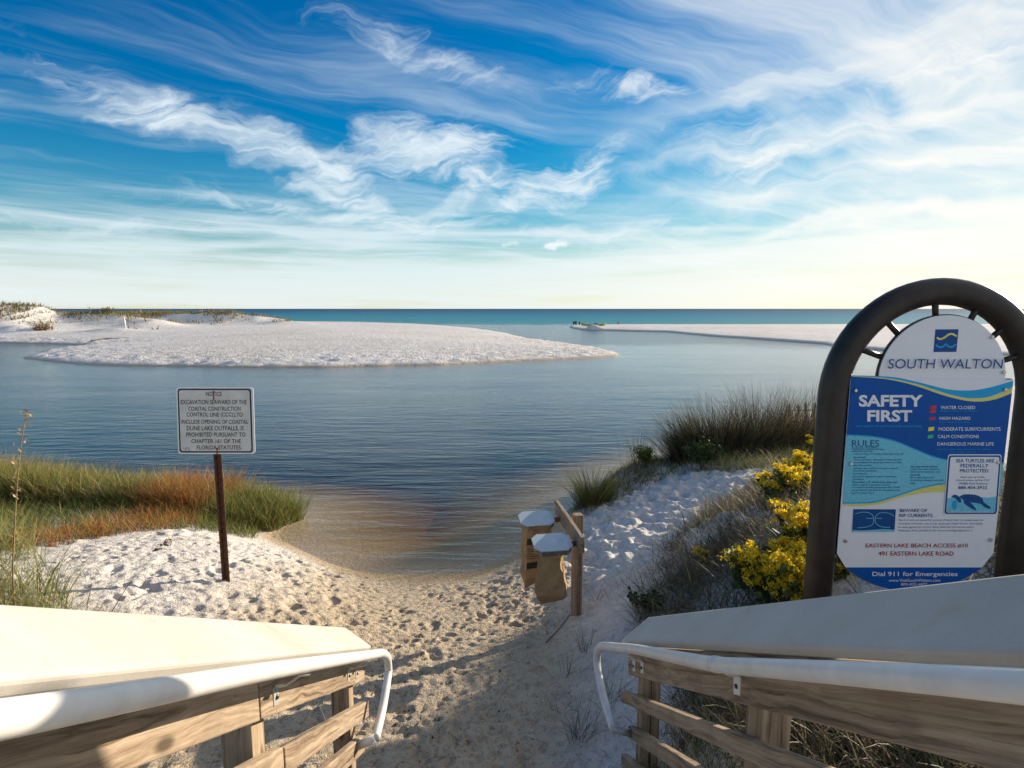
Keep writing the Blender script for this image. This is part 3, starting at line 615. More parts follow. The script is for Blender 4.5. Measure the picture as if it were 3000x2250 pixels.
for deg in (16, 40, 66, 98, 135, 160):
    deg = deg if deg > 0 else deg
    a = rad(180-deg) if False else rad(deg)
    A = Vector((mcx+mr*.97*math.cos(a), TY-.012, mcz+mr*.97*math.sin(a))); d = Vector((math.cos(a), 0, math.sin(a)))
    # run out to the tube's inner side
    t = 0
    while True:
        p = A+d*t; q = Vector(((p.x-XC)/HW, 0, (p.z-ZC)/.428))
        if q.length >= .94 or t > .3: break
        t += .005
    tube('spoke', [A, A+d*t], .0115, BRONZE, sign, 10)
def plate(name, pts_xz, y, th, mat, parent):
    bm = bmesh.new(); o0 = Vector((pts_xz[0][0], y, pts_xz[0][1])); vs_ = [bm.verts.new(Vector((x, y, z))-o0) for x, z in pts_xz]; f = bm.faces.new(vs_)
    r = bmesh.ops.extrude_face_region(bm, geom=[f]); bmesh.ops.translate(bm, vec=(0, th, 0), verts=[e for e in r['geom'] if isinstance(e, bmesh.types.BMVert)])
    bmesh.ops.recalc_face_normals(bm, faces=bm.faces); return link(name, bm_mesh(bm, name), mat, parent, Matrix.Translation(o0))
circ = [(mcx+mr*math.cos(a), mcz+mr*math.sin(a)) for a in np.linspace(0, 2*math.pi, 72, endpoint=False)]
med = plate('medallion', circ, YS+.004, .006, PWHITE, sign)
plate('medallion_backing', [(mcx+(mr+.004)*math.cos(a), mcz+(mr+.004)*math.sin(a)) for a in np.linspace(0, 2*math.pi, 72, endpoint=False)], YS+.0115, .010, BRONZE, sign)
x0, x1 = .5985*YS, .8865*YS; zt = 3.232; zs = 2.495
low = [(x0, zs)]+[(x0+(x1-x0)*t, 2.495-.168*math.sin(math.pi*t)**.62) for t in np.linspace(.06, .94, 21)]+[(x1, zs)]
outline = [(x1, zt-.012), (x0, zt)]+low
panel = plate('panel', outline, YS, .003, PWHITE, sign)
plate('panel_backing', [(x, z) for x, z in [(x1+.003, zt-.009), (x0-.004, zt+.004)]+[(x, z-.004) for x, z in low]], YS+.0118, .010, BLACKM, sign)
# printed fields
wave_top = cat([(575, 1012), (870, 1018), (1060, 1035), (1300, 1090), (1500, 1138), (1700, 1150), (1880, 1125), (2120, 1058)])
wave_mid = cat([(575, 1014), (870, 1029), (1060, 1055), (1250, 1100), (1450, 1165), (1620, 1210), (1750, 1222), (1900, 1205), (2120, 1115)])
wave_low = cat([(575, 1018), (870, 1038), (1060, 1068), (1250, 1120), (1450, 1190), (1650, 1240), (1800, 1252), (1950, 1230), (2120, 1165)])
def clampx(pts, f): # keep print inside the plate
    out = []
    for p in pts:
        q = f(*p); P = PS(*q); P.x = min(max(P.x, x0+.0008), x1-.0008); out.append(P)
    return out
def field(name, P, off, mat):
    P = [p+NRM*off for p in P]; o0 = P[0]; bm = bmesh.new(); f = bm.faces.new([bm.verts.new(p-o0) for p in P])
    bmesh.ops.triangulate(bm, faces=[f]); bmesh.ops.recalc_face_normals(bm, faces=bm.faces); me = bm_mesh(bm, name)
    return link(name, me, mat, panel, Matrix.Translation(o0))
r_top = cat([(560, 70), (800, 85), (1000, 125), (1200, 205), (1350, 265), (1500, 302), (1700, 325), (2040, 330)])
r_line = cat([(525, 705), (700, 705), (850, 690), (1050, 630), (1250, 565), (1455, 530), (1700, 560), (2040, 640)])
r_yel = cat([(525, 722), (720, 728), (880, 708), (1080, 645), (1280, 607), (1460, 603), (1700, 640), (2040, 720)])
WT, WM, WL = clampx(wave_top, r3), clampx(wave_mid, r3), clampx(wave_low, r3)
RT, RL, RY = clampx(r_top, r4), clampx(r_line, r4), clampx(r_yel, r4)
# the panel above the wave is part of the white medallion
field('cyan_wave', WT+WM[::-1], .0010, PCYAN); field('yellow_wave', WM+WL[::-1], .0010, PYEL)
field('blue_field', WL+RT[::-1], .0010, PBLUE)
field('rules_field', RT+RL[::-1], .0010, PTEAL)
field('cyan_line', [p+Vector((0, 0, .006)) for p in RL]+RL[::-1], .0016, PCYAN)
field('cyan_line', RT+[p-Vector((0, 0, .005)) for p in RT[::-1]], .0016, PCYAN)
field('yellow_band', RL+RY[::-1], .0011, PYEL)
bz = PS(*r4(900, 1290)).z
bb = [(x, z) for x, z in low if z < bz]
def lowx(z, side):
    prev = None
    seq = low if side < 0 else low[::-1]
    for a, b in zip(seq, seq[1:]):
        if a[1] >= z >= b[1]: t = (a[1]-z)/(a[1]-b[1]+1e-9); return a[0]+(b[0]-a[0])*t
    return seq[0][0]
field('blue_foot', [Vector((lowx(bz, -1)+.001, YS, bz))]+[Vector((x, YS, z+.0008)) for x, z in bb]+[Vector((lowx(bz, 1)-.001, YS, bz))], .0010, PBLUE)
T = lambda body, rect, mat, bold=0.0, par=panel, off=.0022, sh=0: text_on('lettering', body, rect, PS, off, mat, par, bold, sh)
T('SOUTH WALTON', r3b(945, 2010, 858, 947), PNAVY, .0, med, .0012 + .004, .12)
T('SAFETY', r3b(680, 1270, 1190, 1300), PWHITE, .035); T('FIRST', r3b(758, 1172, 1330, 1438), PWHITE, .035)
T('TEXT SAFETY TO 31279 FOR SURF CONDITIONS', r3b(650, 1262, 1471, 1491), PCYAN, .01)
for body, y0, y1, xr, sub, sr in [('WATER CLOSED', 1292, 1322, (1437, 1755), 'Water activity is prohibited', (1430, 1775, 1331, 1352)), ('HIGH HAZARD', 1392, 1421, (1427, 1712), 'Knee deep is too deep', (1425, 1705, 1434, 1453)),
                       ('MODERATE SURF/CURRENTS', 1490, 1522, (1418, 1990), None, None), ('CALM CONDITIONS', 1560, 1590, (1410, 1790), None, None)]:
    T(body, r3b(xr[0], xr[1], y0, y1), PWHITE, .006)
    if sub: T(sub, r3b(*sr), PCYAN, .0)
T('DANGEROUS MARINE LIFE', r4b(1393, 1910, 142, 172), PWHITE, .006)
T('Absence of flags does not assure safe waters.', r4b(1388, 1880, 198, 217), PCYAN); T('Swim at your own risk', r4b(1508, 1745, 224, 242), PCYAN)
for (a, b, c, d, m) in [(1340, 1397, 1290, 1319, PRED), (1337, 1394, 1325, 1355, PRED), (1332, 1390, 1395, 1422, PRED), (1322, 1378, 1488, 1523, PFLAGY), (1315, 1370, 1560, 1592, PGREEN)]:
    flat_on('flag_mark', [r3(a+4, c+3), r3(b, c-3), r3(b-4, d-3), r3(a, d+3)], PS, .0022, m, panel, NRM)
T('RULES', r4b(610, 860, 122, 182), PNAVY, .0)
rules = [('Florida state law applies.', 610, 850, 193), ('The following is prohibited on this beach', 610, 908, 208), ('without a permit.', 608, 805, 226),
         ('Leave no trace. Overnight unattended items will', 632, 1080, 250), ('be removed.', 630, 740, 278), ('Glass containers, camping and charcoal grills', 630, 1065, 303), ('are prohibited (Propane grills must be smaller', 626, 1072, 329), ('than 225 sq inches).', 624, 800, 355),
         ('Vehicles, dogs, and fires all require permits.', 622, 1040, 382), ('Fireworks prohibited.', 620, 840, 405), ('Stay off dunes.', 620, 755, 432), ('Removal of vegetation, sand or turtle nests', 618, 1025, 458), ('prohibited.', 616, 720, 482),
         ("Please allow a 15' setback from dunes and", 615, 1020, 507), ("water's edge for emergency vehicles.", 612, 962, 533), ("To prevent crowding, tents larger than 10'x10'", 610, 1052, 556), ('are prohibited, and all tents are limited to the', 609, 1050, 582), ('last 1/3 of upper beach.', 608, 818, 608)]
for body, a, b, y in rules: T(body, r4b(a, b, y-9, y+9), PNAVY, .006)
for body, a, b, y in [('No metal shovels allowed.', 1150, 1398, 364), ('Large holes create dangerous', 1147, 1415, 389), ('situations for beachgoers and', 1146, 1412, 414), ('marine life.', 1145, 1240, 440), ('Fill in holes dug in sand.', 1143, 1367, 466), ('No littering, melting or excessive', 1142, 1448, 491), ('noise.', 1141, 1192, 516)]:
    T(body, r4b(a, b, y-9, y+9), PNAVY, .006)
# turtle box
tb = flat_on('turtle_box', rrect(*[q for q in (2300+1490*.31949, 2300+1982*.31949, 1250+252*.31949, 1250+808*.31949)], 8, 13), PS, .0026, PWHITE, panel, NRM)
flat_on('turtle_border', rrect(2300+1497*.31949, 2300+1975*.31949, 1250+262*.31949, 1250+798*.31949, 7, 13), PS, .0032, PNAVY, tb, NRM)
flat_on('turtle_face', rrect(2300+1511*.31949, 2300+1958*.31949, 1250+276*.31949, 1250+784*.31949, 5, 12.5), PS, .0038, PWHITE, tb, NRM)
flat_on('turtle_water', [r4(x, y) for x, y in [(1484, 655), (1560, 640), (1650, 650), (1740, 636), (1850, 648), (1928, 638), (1918, 778), (1476, 778)]], PS, .0044, PTEAL, tb, NRM)
flat_on('turtle_shell', [r4(x, y) for x, y in cat([(1590, 640), (1625, 620), (1680, 617), (1750, 625), (1800, 655), (1815, 690), (1870, 730), (1872, 750), (1820, 735), (1785, 705), (1700, 690), (1640, 675), (1590, 640)], 4)[:-1]], PS, .0050, PNAVY, tb, NRM)
flat_on('turtle_head', [r4(x, y) for x, y in cat([(1515, 640), (1545, 620), (1580, 632), (1605, 665), (1600, 695), (1575, 680), (1555, 655), (1515, 640)], 4)[:-1]], PS, .0050, PNAVY, tb, NRM)
flat_on('turtle_flipper', [r4(x, y) for x, y in cat([(1630, 675), (1660, 672), (1700, 700), (1745, 762), (1700, 745), (1640, 705), (1630, 675)], 4)[:-1]], PS, .0056, PNAVY, tb, NRM)
flat_on('turtle_flipper', [r4(x, y) for x, y in cat([(1530, 680), (1560, 675), (1565, 720), (1550, 755), (1525, 735), (1530, 680)], 4)[:-1]], PS, .0056, PCYAN, tb, NRM)
for body, a, b, c, d, bo in [('SEA TURTLES ARE', 1560, 1910, 293, 326, .012), ('FEDERALLY', 1602, 1858, 338, 371, .012), ('PROTECTED', 1595, 1857, 385, 417, .012), ('Never pick up turtles.', 1600, 1825, 450, 472, 0), ('If found, please call the FWC', 1560, 1870, 480, 501, 0), ('Wildlife Alert Hotline at', 1585, 1850, 508, 528, 0), ('888-404-3922', 1580, 1845, 541, 570, .012)]:
    T(body, r4b(a, b, c, d), PNAVY, bo, tb, .0046)
# rip current diagram
dg_ = flat_on('rip_diagram', [r4(x, y) for x, y in [(625, 755), (1013, 757), (1000, 962), (613, 962)]], PS, .0022, PNAVY, panel, NRM)
flat_on('rip_shore', [r4(x, y) for x, y in [(614, 945), (700, 950), (800, 944), (900, 936), (1001, 944), (1000, 962), (613, 962)]], PS, .0030, PTEAL, dg_, NRM)
for pl_ in ([(640, 800), (680, 785), (740, 782), (790, 800), (808, 840), (800, 890), (750, 915), (660, 925)], [(995, 820), (960, 795), (900, 785), (850, 795), (822, 835), (830, 885), (880, 915), (960, 922)], [(740, 838), (800, 838)], [(830, 838), (885, 838)]):
    ribbon_on('current_arrow', [r4(x, y) for x, y in cat(pl_, 5)], .0025, PS, .0030, PTEAL, dg_, NRM)
T('BEWARE OF', r4b(1050, 1302, 752, 782), PNAVY, .006); T('RIP CURRENTS', r4b(1045, 1350, 797, 828), PNAVY, .006)
for body, a, b, c in [('Rip Currents are powerful currents of water that can sweep even the', 1042, 1815, 857), ("strongest swimmers out to sea. If you get caught in one, don't panic", 1040, 1808, 889), ('or swim against the current. Relax, float with the current until it', 1037, 1730, 921), ('dissipates. Swim parallel to the shore and diagonally back in.', 1035, 1720, 953)]:
    T(body, r4b(a, b, c-11, c+10), PNAVY)
T('EASTERN LAKE BEACH ACCESS #10', r4b(738, 1672, 1070, 1110), PTXTR, .006); T('491 EASTERN LAKE ROAD', r4b(855, 1543, 1142, 1182), PTXTR, .006)
T('Dial 911 for Emergencies', r4b(798, 1578, 1328, 1380), PWHITE, .01); T('www.VisitSouthWalton.com', r4b(948, 1420, 1392, 1420), PWHITE); T('800-822-6877', r4b(1060, 1300, 1432, 1455), PWHITE)
lg = flat_on('wave_emblem', [r3(1398, 585), r3(1612, 583), r3(1592, 793), r3(1380, 795)], PS, -.003, PNAVY, med, NRM)
ribbon_on('emblem_wave', [r3(*p) for p in cat([(1408, 660), (1440, 675), (1480, 660), (1520, 632), (1555, 628), (1592, 648)])], .0075, PS, -.0022, PYEL, lg, NRM)
ribbon_on('emblem_wave', [r3(*p) for p in cat([(1400, 728), (1430, 748), (1465, 745), (1492, 722), (1520, 745), (1555, 745), (1585, 722)])], .0065, PS, -.0022, PCYAN, lg, NRM)
for p in [r3(647, 1150), r3(2032, 1140), r4(600, 338), r4(1943, 325), r4(550, 1045), r4(1877, 1035)]: bolt('bolt', PS(*p)+NRM*.005, NRM, .0085, .007, STEEL, panel)
for p in [r3(1918, 655), r3(2027, 983)]: bolt('bolt', PS(*p)+NRM*.001, NRM, .0085, .007, STEEL, med)

# ------------------------------------------------------------------ excavation notice sign
YN = 5.53
def PN(u, v): return at_y(u, v, YN)
def r6(x, y): return (450+x*.40395, 1080+y*.40395)
def r6b(a, b, c, d): p = r6(a, c); q = r6(b, d); return (p[0], q[0], p[1], q[1])
bp = at_y(661, 1703, YN); bzn = ground_z(bp.x, YN+.03)
ns = thing('notice_sign', (bp.x, YN+.03, bzn), 'white square notice sign with black text on a rusty steel post', 'sign')
def channel(name, x, y, z0, z1, parent):
    prof = [(-.040, -.004), (-.024, -.004), (-.014, .022), (.014, .022), (.024, -.004), (.040, -.004), (.040, .0), (.026, .0), (.016, .027), (-.016, .027), (-.026, .0), (-.040, .0)]
    vs_ = [(a, b, z) for z in (0, z1-z0) for a, b in prof]; n = len(prof)
    fs = [(i, (i+1) % n, n+(i+1) % n, n+i) for i in range(n)]+[tuple(range(n))[::-1], tuple(range(n, 2*n))]
    return link(name, mesh(name, vs_, fs), UPOST, parent, Matrix.Translation((x, y, z0)))
po = channel('post', bp.x, YN+.012, bzn-.3, 2.70, ns)
hm = tube_mesh('hole', [(0, 0, 0), (0, .003, 0)], .006, 8)
for k in range(42):
    zz = bzn+.04+k*.0315
    if zz < 2.06: link('hole', hm, INK, po, Matrix.Translation((bp.x-.032, YN+.0062, zz)))
def skw(p): return p
pan = flat_on('panel', rrect(516, 742, 1134, 1330, 9, -6), PN, 0, PWHITE, ns, NRM, .004)
bd = flat_on('border', rrect(520, 735.5, 1138.5, 1326, 8, -6), PN, .0015, INK, pan, NRM, .0008)
GREYW = simple('aged_reflective_sheet', (.60, .595, .585), .5, var=.10, scale=9)
flat_on('face', rrect(524.5, 731, 1143, 1321.5, 6, -6), PN, .0030, GREYW, pan, NRM, .0008)
for body, a, b, c, d in [('NOTICE', 380, 495, 168, 198), ('EXCAVATION SEAWARD OF THE', 200, 677, 226, 258), ('COASTAL CONSTRUCTION', 253, 632, 275, 305), ('CONTROL LINE (CCCL),TO', 240, 648, 317, 357), ('INCLUDE OPENING OF COASTAL', 204, 687, 370, 400), ('DUNE LAKE OUTFALLS, IS', 241, 655, 415, 453), ('PROHIBITED PURSUANT TO', 238, 667, 462, 493), ('CHAPTER 161 OF THE', 275, 635, 510, 540), ('FLORIDA STATUTES.', 315, 640, 556, 586)]:
    text_on('lettering', body, r6b(a, b, c, d), PN, .0042, INK, pan, .010)
ribbon_on('maker_mark', [r6(*p) for p in arc(247, 587, 15, 13, 0, 360, 20)], .004, PN, .0042, INK, pan, NRM)
for q in ([(437, 168), (436, 200), (439, 232)], [(462, 580), (462, 604), (461, 624)]):
    ribbon_on('rust_streak', [r6(*p) for p in q], .014, PN, .0050, RUST, pan, NRM); bolt('bolt', PN(*r6(*q[0]))+NRM*.006, NRM, .011, .008, RUST, pan)

# ------------------------------------------------------------------ paper bag station
ND = Vector((.593, 4.61, 1.52)); FD = Vector((.449, 5.52, 1.52)); BDir = (FD-ND).normalized(); LDir = Vector((-BDir.y, BDir.x, 0)).normalized()
if LDir.x > 0: LDir = -LDir
pc = Vector((.625, 5.22, 0)); pg = ground_z(pc.x, pc.y)
st = thing('bag_station', (pc.x, pc.y, pg), 'wooden post and plank holding two bag brackets with white lids', 'bag station')
box('post', (pc.x, pc.y, pg-.3), (pc.x, pc.y, 1.56), BDir, .089, .089, WOOD, st, .005)
box('plank', ND-BDir*.02, FD+BDir*.02, Vector((0, 0, 1)), .038, .14, WOOD, st, .005)
def lid_station(c, tilt):
    """octagonal enamelled lid over a tin skirt, held off the plank by a strap"""
    fwd = -BDir; xax = LDir; n = (Vector((0, 0, 1))*math.cos(rad(tilt))+fwd*math.sin(rad(tilt))).normalized(); ya = n.cross(xax).normalized()
    hx, hy = .168, .125; ch = .055
    oc = [(hx-ch, -hy), (hx, -hy+ch), (hx, hy-ch), (hx-ch, hy), (-hx+ch, hy), (-hx, hy-ch), (-hx, -hy+ch), (-hx+ch, -hy)]
    M = Matrix((xax, ya, n)).transposed().to_4x4(); M.translation = c
    def slab8(name, s, z0, z1, mat, par):
        vs_ = [(a*s, b*s, z) for z in (z0, z1) for a, b in oc]
        fs = [tuple(range(7, -1, -1)), tuple(range(8, 16))]+[(i, (i+1) % 8, 8+(i+1) % 8, 8+i) for i in range(8)]
        return link(name, mesh(name, vs_, fs), mat, par, M)
    h = slab8('holder', .95, -.052, -.004, TIN, st); slab8('lid', 1.0, -.003, .006, LIDM, h)
    for a, b in ((-.09, .02), (-.09, -.02), (-.06, .02), (-.06, -.02)): bolt('rivet', M @ Vector((a, b, .007)), n, .004, .003, TIN, h)
    e = c-xax*hx-n*.03; box('strap', e, e-xax*(.10), Vector((0, 0, 1)), .05, .03, RUST, h, .002)
    return M
c2 = Vector((.345, 4.70, 1.50)); c1 = Vector((.235, 5.27, 1.50))
M2 = lid_station(c2, 12); M1 = lid_station(c1, 12)
def paper_bag(name, M, h, label, kinds, prof, rot, hx=.125, hy=.085):
    """creased bag: open top in the holder, gusseted sides, bottom folded to a slanting ridge"""
    rows = []
    for k, (z, sx, sy, g, tw, dx) in enumerate(prof):
        ring = [(-sx, -sy), (-.33*sx, -sy*1.02), (.33*sx, -sy*1.03), (sx, -sy), (sx*(1-g*.55), 0), (sx, sy), (.33*sx, sy*1.03), (-.33*sx, sy*1.02), (-sx, sy), (-sx*(1-g*.55), 0)]
        a = rad(tw); rows.append([Vector((x*hx*math.cos(a)-y*hy*math.sin(a)+dx, x*hx*math.sin(a)+y*hy*math.cos(a), z*h/.5)) for x, y in ring])
    vs_ = [p for r in rows for p in r]; n = 10; fs = []
    for i in range(len(rows)-1):
        for k in range(n): fs.append((i*n+k, i*n+(k+1) % n, (i+1)*n+(k+1) % n, (i+1)*n+k))
    b0 = (len(rows)-1)*n; zb = -.47*h/.5
    r1, r2, r3_ = len(vs_), len(vs_)+1, len(vs_)+2
    vs_ += [Vector((-.09, -.02, zb-.02)), Vector((.02, -.03, zb-.075*h/.5)), Vector((.11, -.02, zb-.10*h/.5))]
    fs += [(b0, r1, b0+1), (b0+1, r1, r2, b0+2), (b0+2, r2, r3_, b0+3), (b0+3, r3_, b0+4), (b0+4, r3_, b0+5), (b0+5, r3_, r2, b0+6), (b0+6, r2, b0+7), (b0+7, r2, r1, b0+8), (b0+8, r1, b0+9), (b0+9, r1, b0)]
    c = M.translation; R = frame(c-Vector((0, 0, .03)), Matrix.Rotation(rad(rot), 3, 'Z') @ LDir, Vector((0, 0, 1)))
    root = thing(name, c-Vector((0, 0, .03)), label, 'paper bag', 'paper bags in the holders')
    bm = bmesh.new(); bm.from_mesh(mesh('sack', vs_, fs)); bmesh.ops.triangulate(bm, faces=[f for f in bm.faces if len(f.verts) > 3])
    bmesh.ops.subdivide_edges(bm, edges=bm.edges[:], cuts=2, use_grid_fill=True)
    for v in bm.verts:
        v.co += Vector((math.sin(v.co.z*41+v.co.y*33+rot), math.sin(v.co.x*47+v.co.z*29), .3*math.sin(v.co.x*60)))*.0045+Vector(rng.normal(0, .0022, 3))
    me = bm_mesh(bm, 'sack'); o = link('sack', me, PAPER, root, R)
    # printed marks on the camera side
    def P(u, v):  # u -1..1 across, v 0..1 down
        z = -(.04+v*.43)*h/.5; return R @ Vector((u*hx*.98, 0, z))
    sgn = 1 if (R.to_3x3() @ Vector((0, 1, 0))).y < 0 else -1
    def mark(nm, u0, u1, v0, v1):
        q = []
        for u, v in ((u0, v0), (u1, v0), (u1, v1), (u0, v1)):
            z = -(.04+v*.43)*h/.5; yy = sgn*hy*(1.06-.13*v)+sgn*.006; q.append(R @ Vector((u*hx, yy, z)))
        link(nm, mesh(nm, [p-q[0] for p in q], [(0, 1, 2, 3)]), INK, o, Matrix.Translation(q[0]))
    for k in kinds: mark('printed_mark', *k)
    return root
PROF1 = [(-.02, .95, .95, .0, 0, 0), (-.10, 1.0, .97, .10, 1, 0), (-.22, 1.03, .92, .25, 2, .0), (-.34, 1.0, .90, .34, 3, .004), (-.44, 1.0, .86, .42, 4, .01)]
PROF2 = [(-.02, .80, .85, .0, 0, 0), (-.10, .78, .85, .25, 6, .01), (-.20, .88, .85, .45, 12, .01), (-.32, 1.05, .95, .35, 18, .01), (-.42, 1.1, .95, .2, 20, .0)]
paper_bag('paper_bag', M1, .60, 'brown paper bag with dark printed band in the rear holder', [(-.85, .98, .62, .74), (.45, .95, .16, .28), (.2, .6, .24, .31)]+[(.0, .95, .36+.045*i, .37+.045*i) for i in range(5)], PROF1, 6)
paper_bag('paper_bag', M2, .50, 'plain brown paper bag sagging from the front holder', [], PROF2, -32)

# ------------------------------------------------------------------ plants
def set_col(me, c):
    at = me.color_attributes.new('Col', 'FLOAT_COLOR', 'POINT'); a = np.ones((len(c), 4), np.float32); a[:, :3] = c; at.data.foreach_set('color', a.ravel())
def quads(name, V, Cc, k):
    """V (n*k*2 verts): n ribbons with k rows of two verts"""
    n = V.shape[0]; me = bpy.data.meshes.new(name); me.vertices.add(n*k*2); me.vertices.foreach_set('co', V.reshape(-1).astype(np.float32))
    b = (np.arange(n)*k*2)[:, None]+(np.arange(k-1)*2)[None]; q = np.stack([b, b+1, b+3, b+2], -1).reshape(-1).astype(np.int32); m = n*(k-1)
    me.loops.add(4*m); me.loops.foreach_set('vertex_index', q); me.polygons.add(m)
    me.polygons.foreach_set('loop_start', np.arange(0, 4*m, 4, dtype=np.int32)); me.polygons.foreach_set('loop_total', np.full(m, 4, np.int32))
    me.update(); me.shade_smooth(); set_col(me, np.repeat(Cc, k*2, axis=0) if Cc.ndim == 2 else Cc.reshape(-1, 3)); return me
def blades(name, R, h, w, lean, droop, colr, k=5, tipcol=None, az=None):
    """ribbons: roots R (n,3), lengths h, width w, lean (0 upright .. 1.4 flat), droop extra bend toward the tip"""
    n = len(R); az = rng.uniform(0, 2*np.pi, n) if az is None else az; h = np.broadcast_to(h, n); w = np.broadcast_to(w, n); lean = np.broadcast_to(lean, n); droop = np.broadcast_to(droop, n)
    pos = np.zeros((n, k, 3)); pos[:, 0] = R
    for j in range(1, k):
        th = lean+droop*((j-.5)/(k-1))**1.5; st_ = h/(k-1)
        pos[:, j, 0] = pos[:, j-1, 0]+st_*np.sin(th)*np.cos(az); pos[:, j, 1] = pos[:, j-1, 1]+st_*np.sin(th)*np.sin(az); pos[:, j, 2] = pos[:, j-1, 2]+st_*np.cos(th)
    tw = rng.uniform(0, np.pi, n); side = np.stack([np.cos(tw), np.sin(tw), np.zeros(n)], -1)
    taper = (1-(np.arange(k)/(k-1))**1.6)*.95+.05
    off = side[:, None]*(w[:, None]*taper[None]*.5)[..., None]
    V = np.stack([pos-off, pos+off], 2)
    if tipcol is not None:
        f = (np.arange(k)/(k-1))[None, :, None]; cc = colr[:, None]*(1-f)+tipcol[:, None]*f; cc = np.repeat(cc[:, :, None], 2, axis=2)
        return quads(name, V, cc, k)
    return quads(name, V, colr, k)
def bits(name, P, size, colr, up=.0):
    """small leaf-shaped quads, random facing"""
    n = len(P); a = rng.normal(size=(n, 3)); a[:, 2] += up; a /= np.linalg.norm(a, axis=1)[:, None]; b = np.cross(a, rng.normal(size=(n, 3))); b /= np.linalg.norm(b, axis=1)[:, None]
    s = np.broadcast_to(size, n)[:, None]
    V = np.stack([np.stack([P-a*s*.5-b*s*.12, P-a*s*.5+b*s*.12], 1), np.stack([P-b*s*.30, P+b*s*.30], 1), np.stack([P+a*s*.5-b*s*.05, P+a*s*.5+b*s*.05], 1)], 1)
    return quads(name, V, colr, 3)
def pal(n, cols, jit=.18):
    c = np.array(cols, float); i = rng.integers(0, len(c), n); return np.clip(c[i]*rng.normal(1, jit, (n, 1)).clip(.5, 1.6), .002, 1)
def in_poly(n, poly, zfun, sink=.01, dens=None):
    p = np.array(poly); lo, hi = p.min(0), p.max(0); out = []
    while sum(len(o) for o in out) < n:
        q = rng.uniform(lo, hi, (n*2, 2)); sd = poly_sd(q[:, 0], q[:, 1], poly); q = q[sd > 0]
        if dens is not None: q = q[rng.random(len(q)) < dens(q[:, 0], q[:, 1])]
        out.append(q)
    q = np.concatenate(out)[:n]; z = np.array([zfun(a, b) for a, b in q])-sink
    return np.concatenate([q, z[:, None]], 1)
def shoreclump(s, seed): return lambda x, y: np.clip(.6+.8*fbm(x, y, s, seed, 3), .3, 1)
GREEN = [(.13, .17, .035), (.17, .20, .045), (.10, .13, .03), (.22, .22, .06)]
GOLD = [(.34, .25, .085), (.28, .21, .07), (.40, .30, .12), (.20, .18, .05), (.24, .22, .06)]
RUSTY = [(.36, .14, .035), (.42, .19, .05), (.30, .10, .03), (.38, .23, .07)]
DRY = [(.17, .13, .085), (.22, .165, .11), (.12, .10, .06), (.14, .145, .06), (.25, .20, .14)]
OAT = [(.22, .24, .08), (.30, .28, .10), (.36, .30, .13), (.17, .20, .06)]
def stuff(name, me, mat, label, cat_): return tag(link(name, me, mat), label, cat_, kind='stuff')
# lakeside grass on the left bank: tall ragged tier at the water, mown-looking green tier in front
P1 = [(-14, 11.1), (-9.9, 10.6), (-6.5, 10.1), (-4.3, 9.7), (-3.5, 9.25), (-3.75, 8.6), (-4.4, 8.35), (-6, 8.55), (-10, 8.9), (-14, 9.4)]
R1 = in_poly(34000, P1, ground_z, dens=shoreclump(1.3, 61)); n = len(R1)
gx_ = R1[:, 0]+.35*fbm(R1[:, 0], R1[:, 1], 1.5, 63, 3)
c1_ = pal(n, GOLD); g1 = pal(n, GREEN); r1_ = pal(n, RUSTY)
pg1 = np.clip(.42+.9*fbm(R1[:, 0], R1[:, 1], 1.0, 67, 3), 0, 1); pg1 = np.where(gx_ > -4.55, np.clip(pg1+.45, 0, 1), pg1)
rus = ((gx_ > -5.9) & (gx_ < -4.75)); sel = rng.random(n) < pg1
cc = np.where(sel[:, None], g1, c1_); cc = np.where((rus & (rng.random(n) < .8))[:, None], r1_, cc)
hh = np.where(R1[:, 0] < -4.7, rng.uniform(.36, .85, n), rng.uniform(.28, .66, n))*(1+.35*fbm(R1[:, 0], R1[:, 1], 1.1, 69, 3))
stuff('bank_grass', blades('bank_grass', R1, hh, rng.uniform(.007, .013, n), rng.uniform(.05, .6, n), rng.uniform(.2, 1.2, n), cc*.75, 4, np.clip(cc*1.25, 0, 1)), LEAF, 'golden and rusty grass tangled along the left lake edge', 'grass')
P2 = [(-14, 9.6), (-10, 9.2), (-6, 8.9), (-4.6, 8.6), (-3.9, 8.5), (-3.8, 8.0), (-4.4, 7.6), (-4.75, 7.15), (-5.05, 6.6), (-5.15, 6.1), (-5.7, 5.5), (-14, 5.0)]
R2 = in_poly(46000, P2, ground_z, dens=shoreclump(1.6, 71)); n = len(R2)
c2_ = np.where((rng.random(n) < .8)[:, None], pal(n, GREEN), pal(n, GOLD)); c2_ = np.where(((R2[:, 0] > -5.7) & (R2[:, 0] < -4.6) & (rng.random(n) < .7))[:, None], pal(n, RUSTY), c2_)
stuff('low_grass', blades('low_grass', R2, rng.uniform(.12, .32, n), rng.uniform(.006, .011, n), rng.uniform(.1, .8, n), rng.uniform(.2, 1.2, n), c2_*.8, 4, np.clip(c2_*1.2, 0, 1)), LEAF, 'low green grass between the tall bank grass and the sand', 'grass')
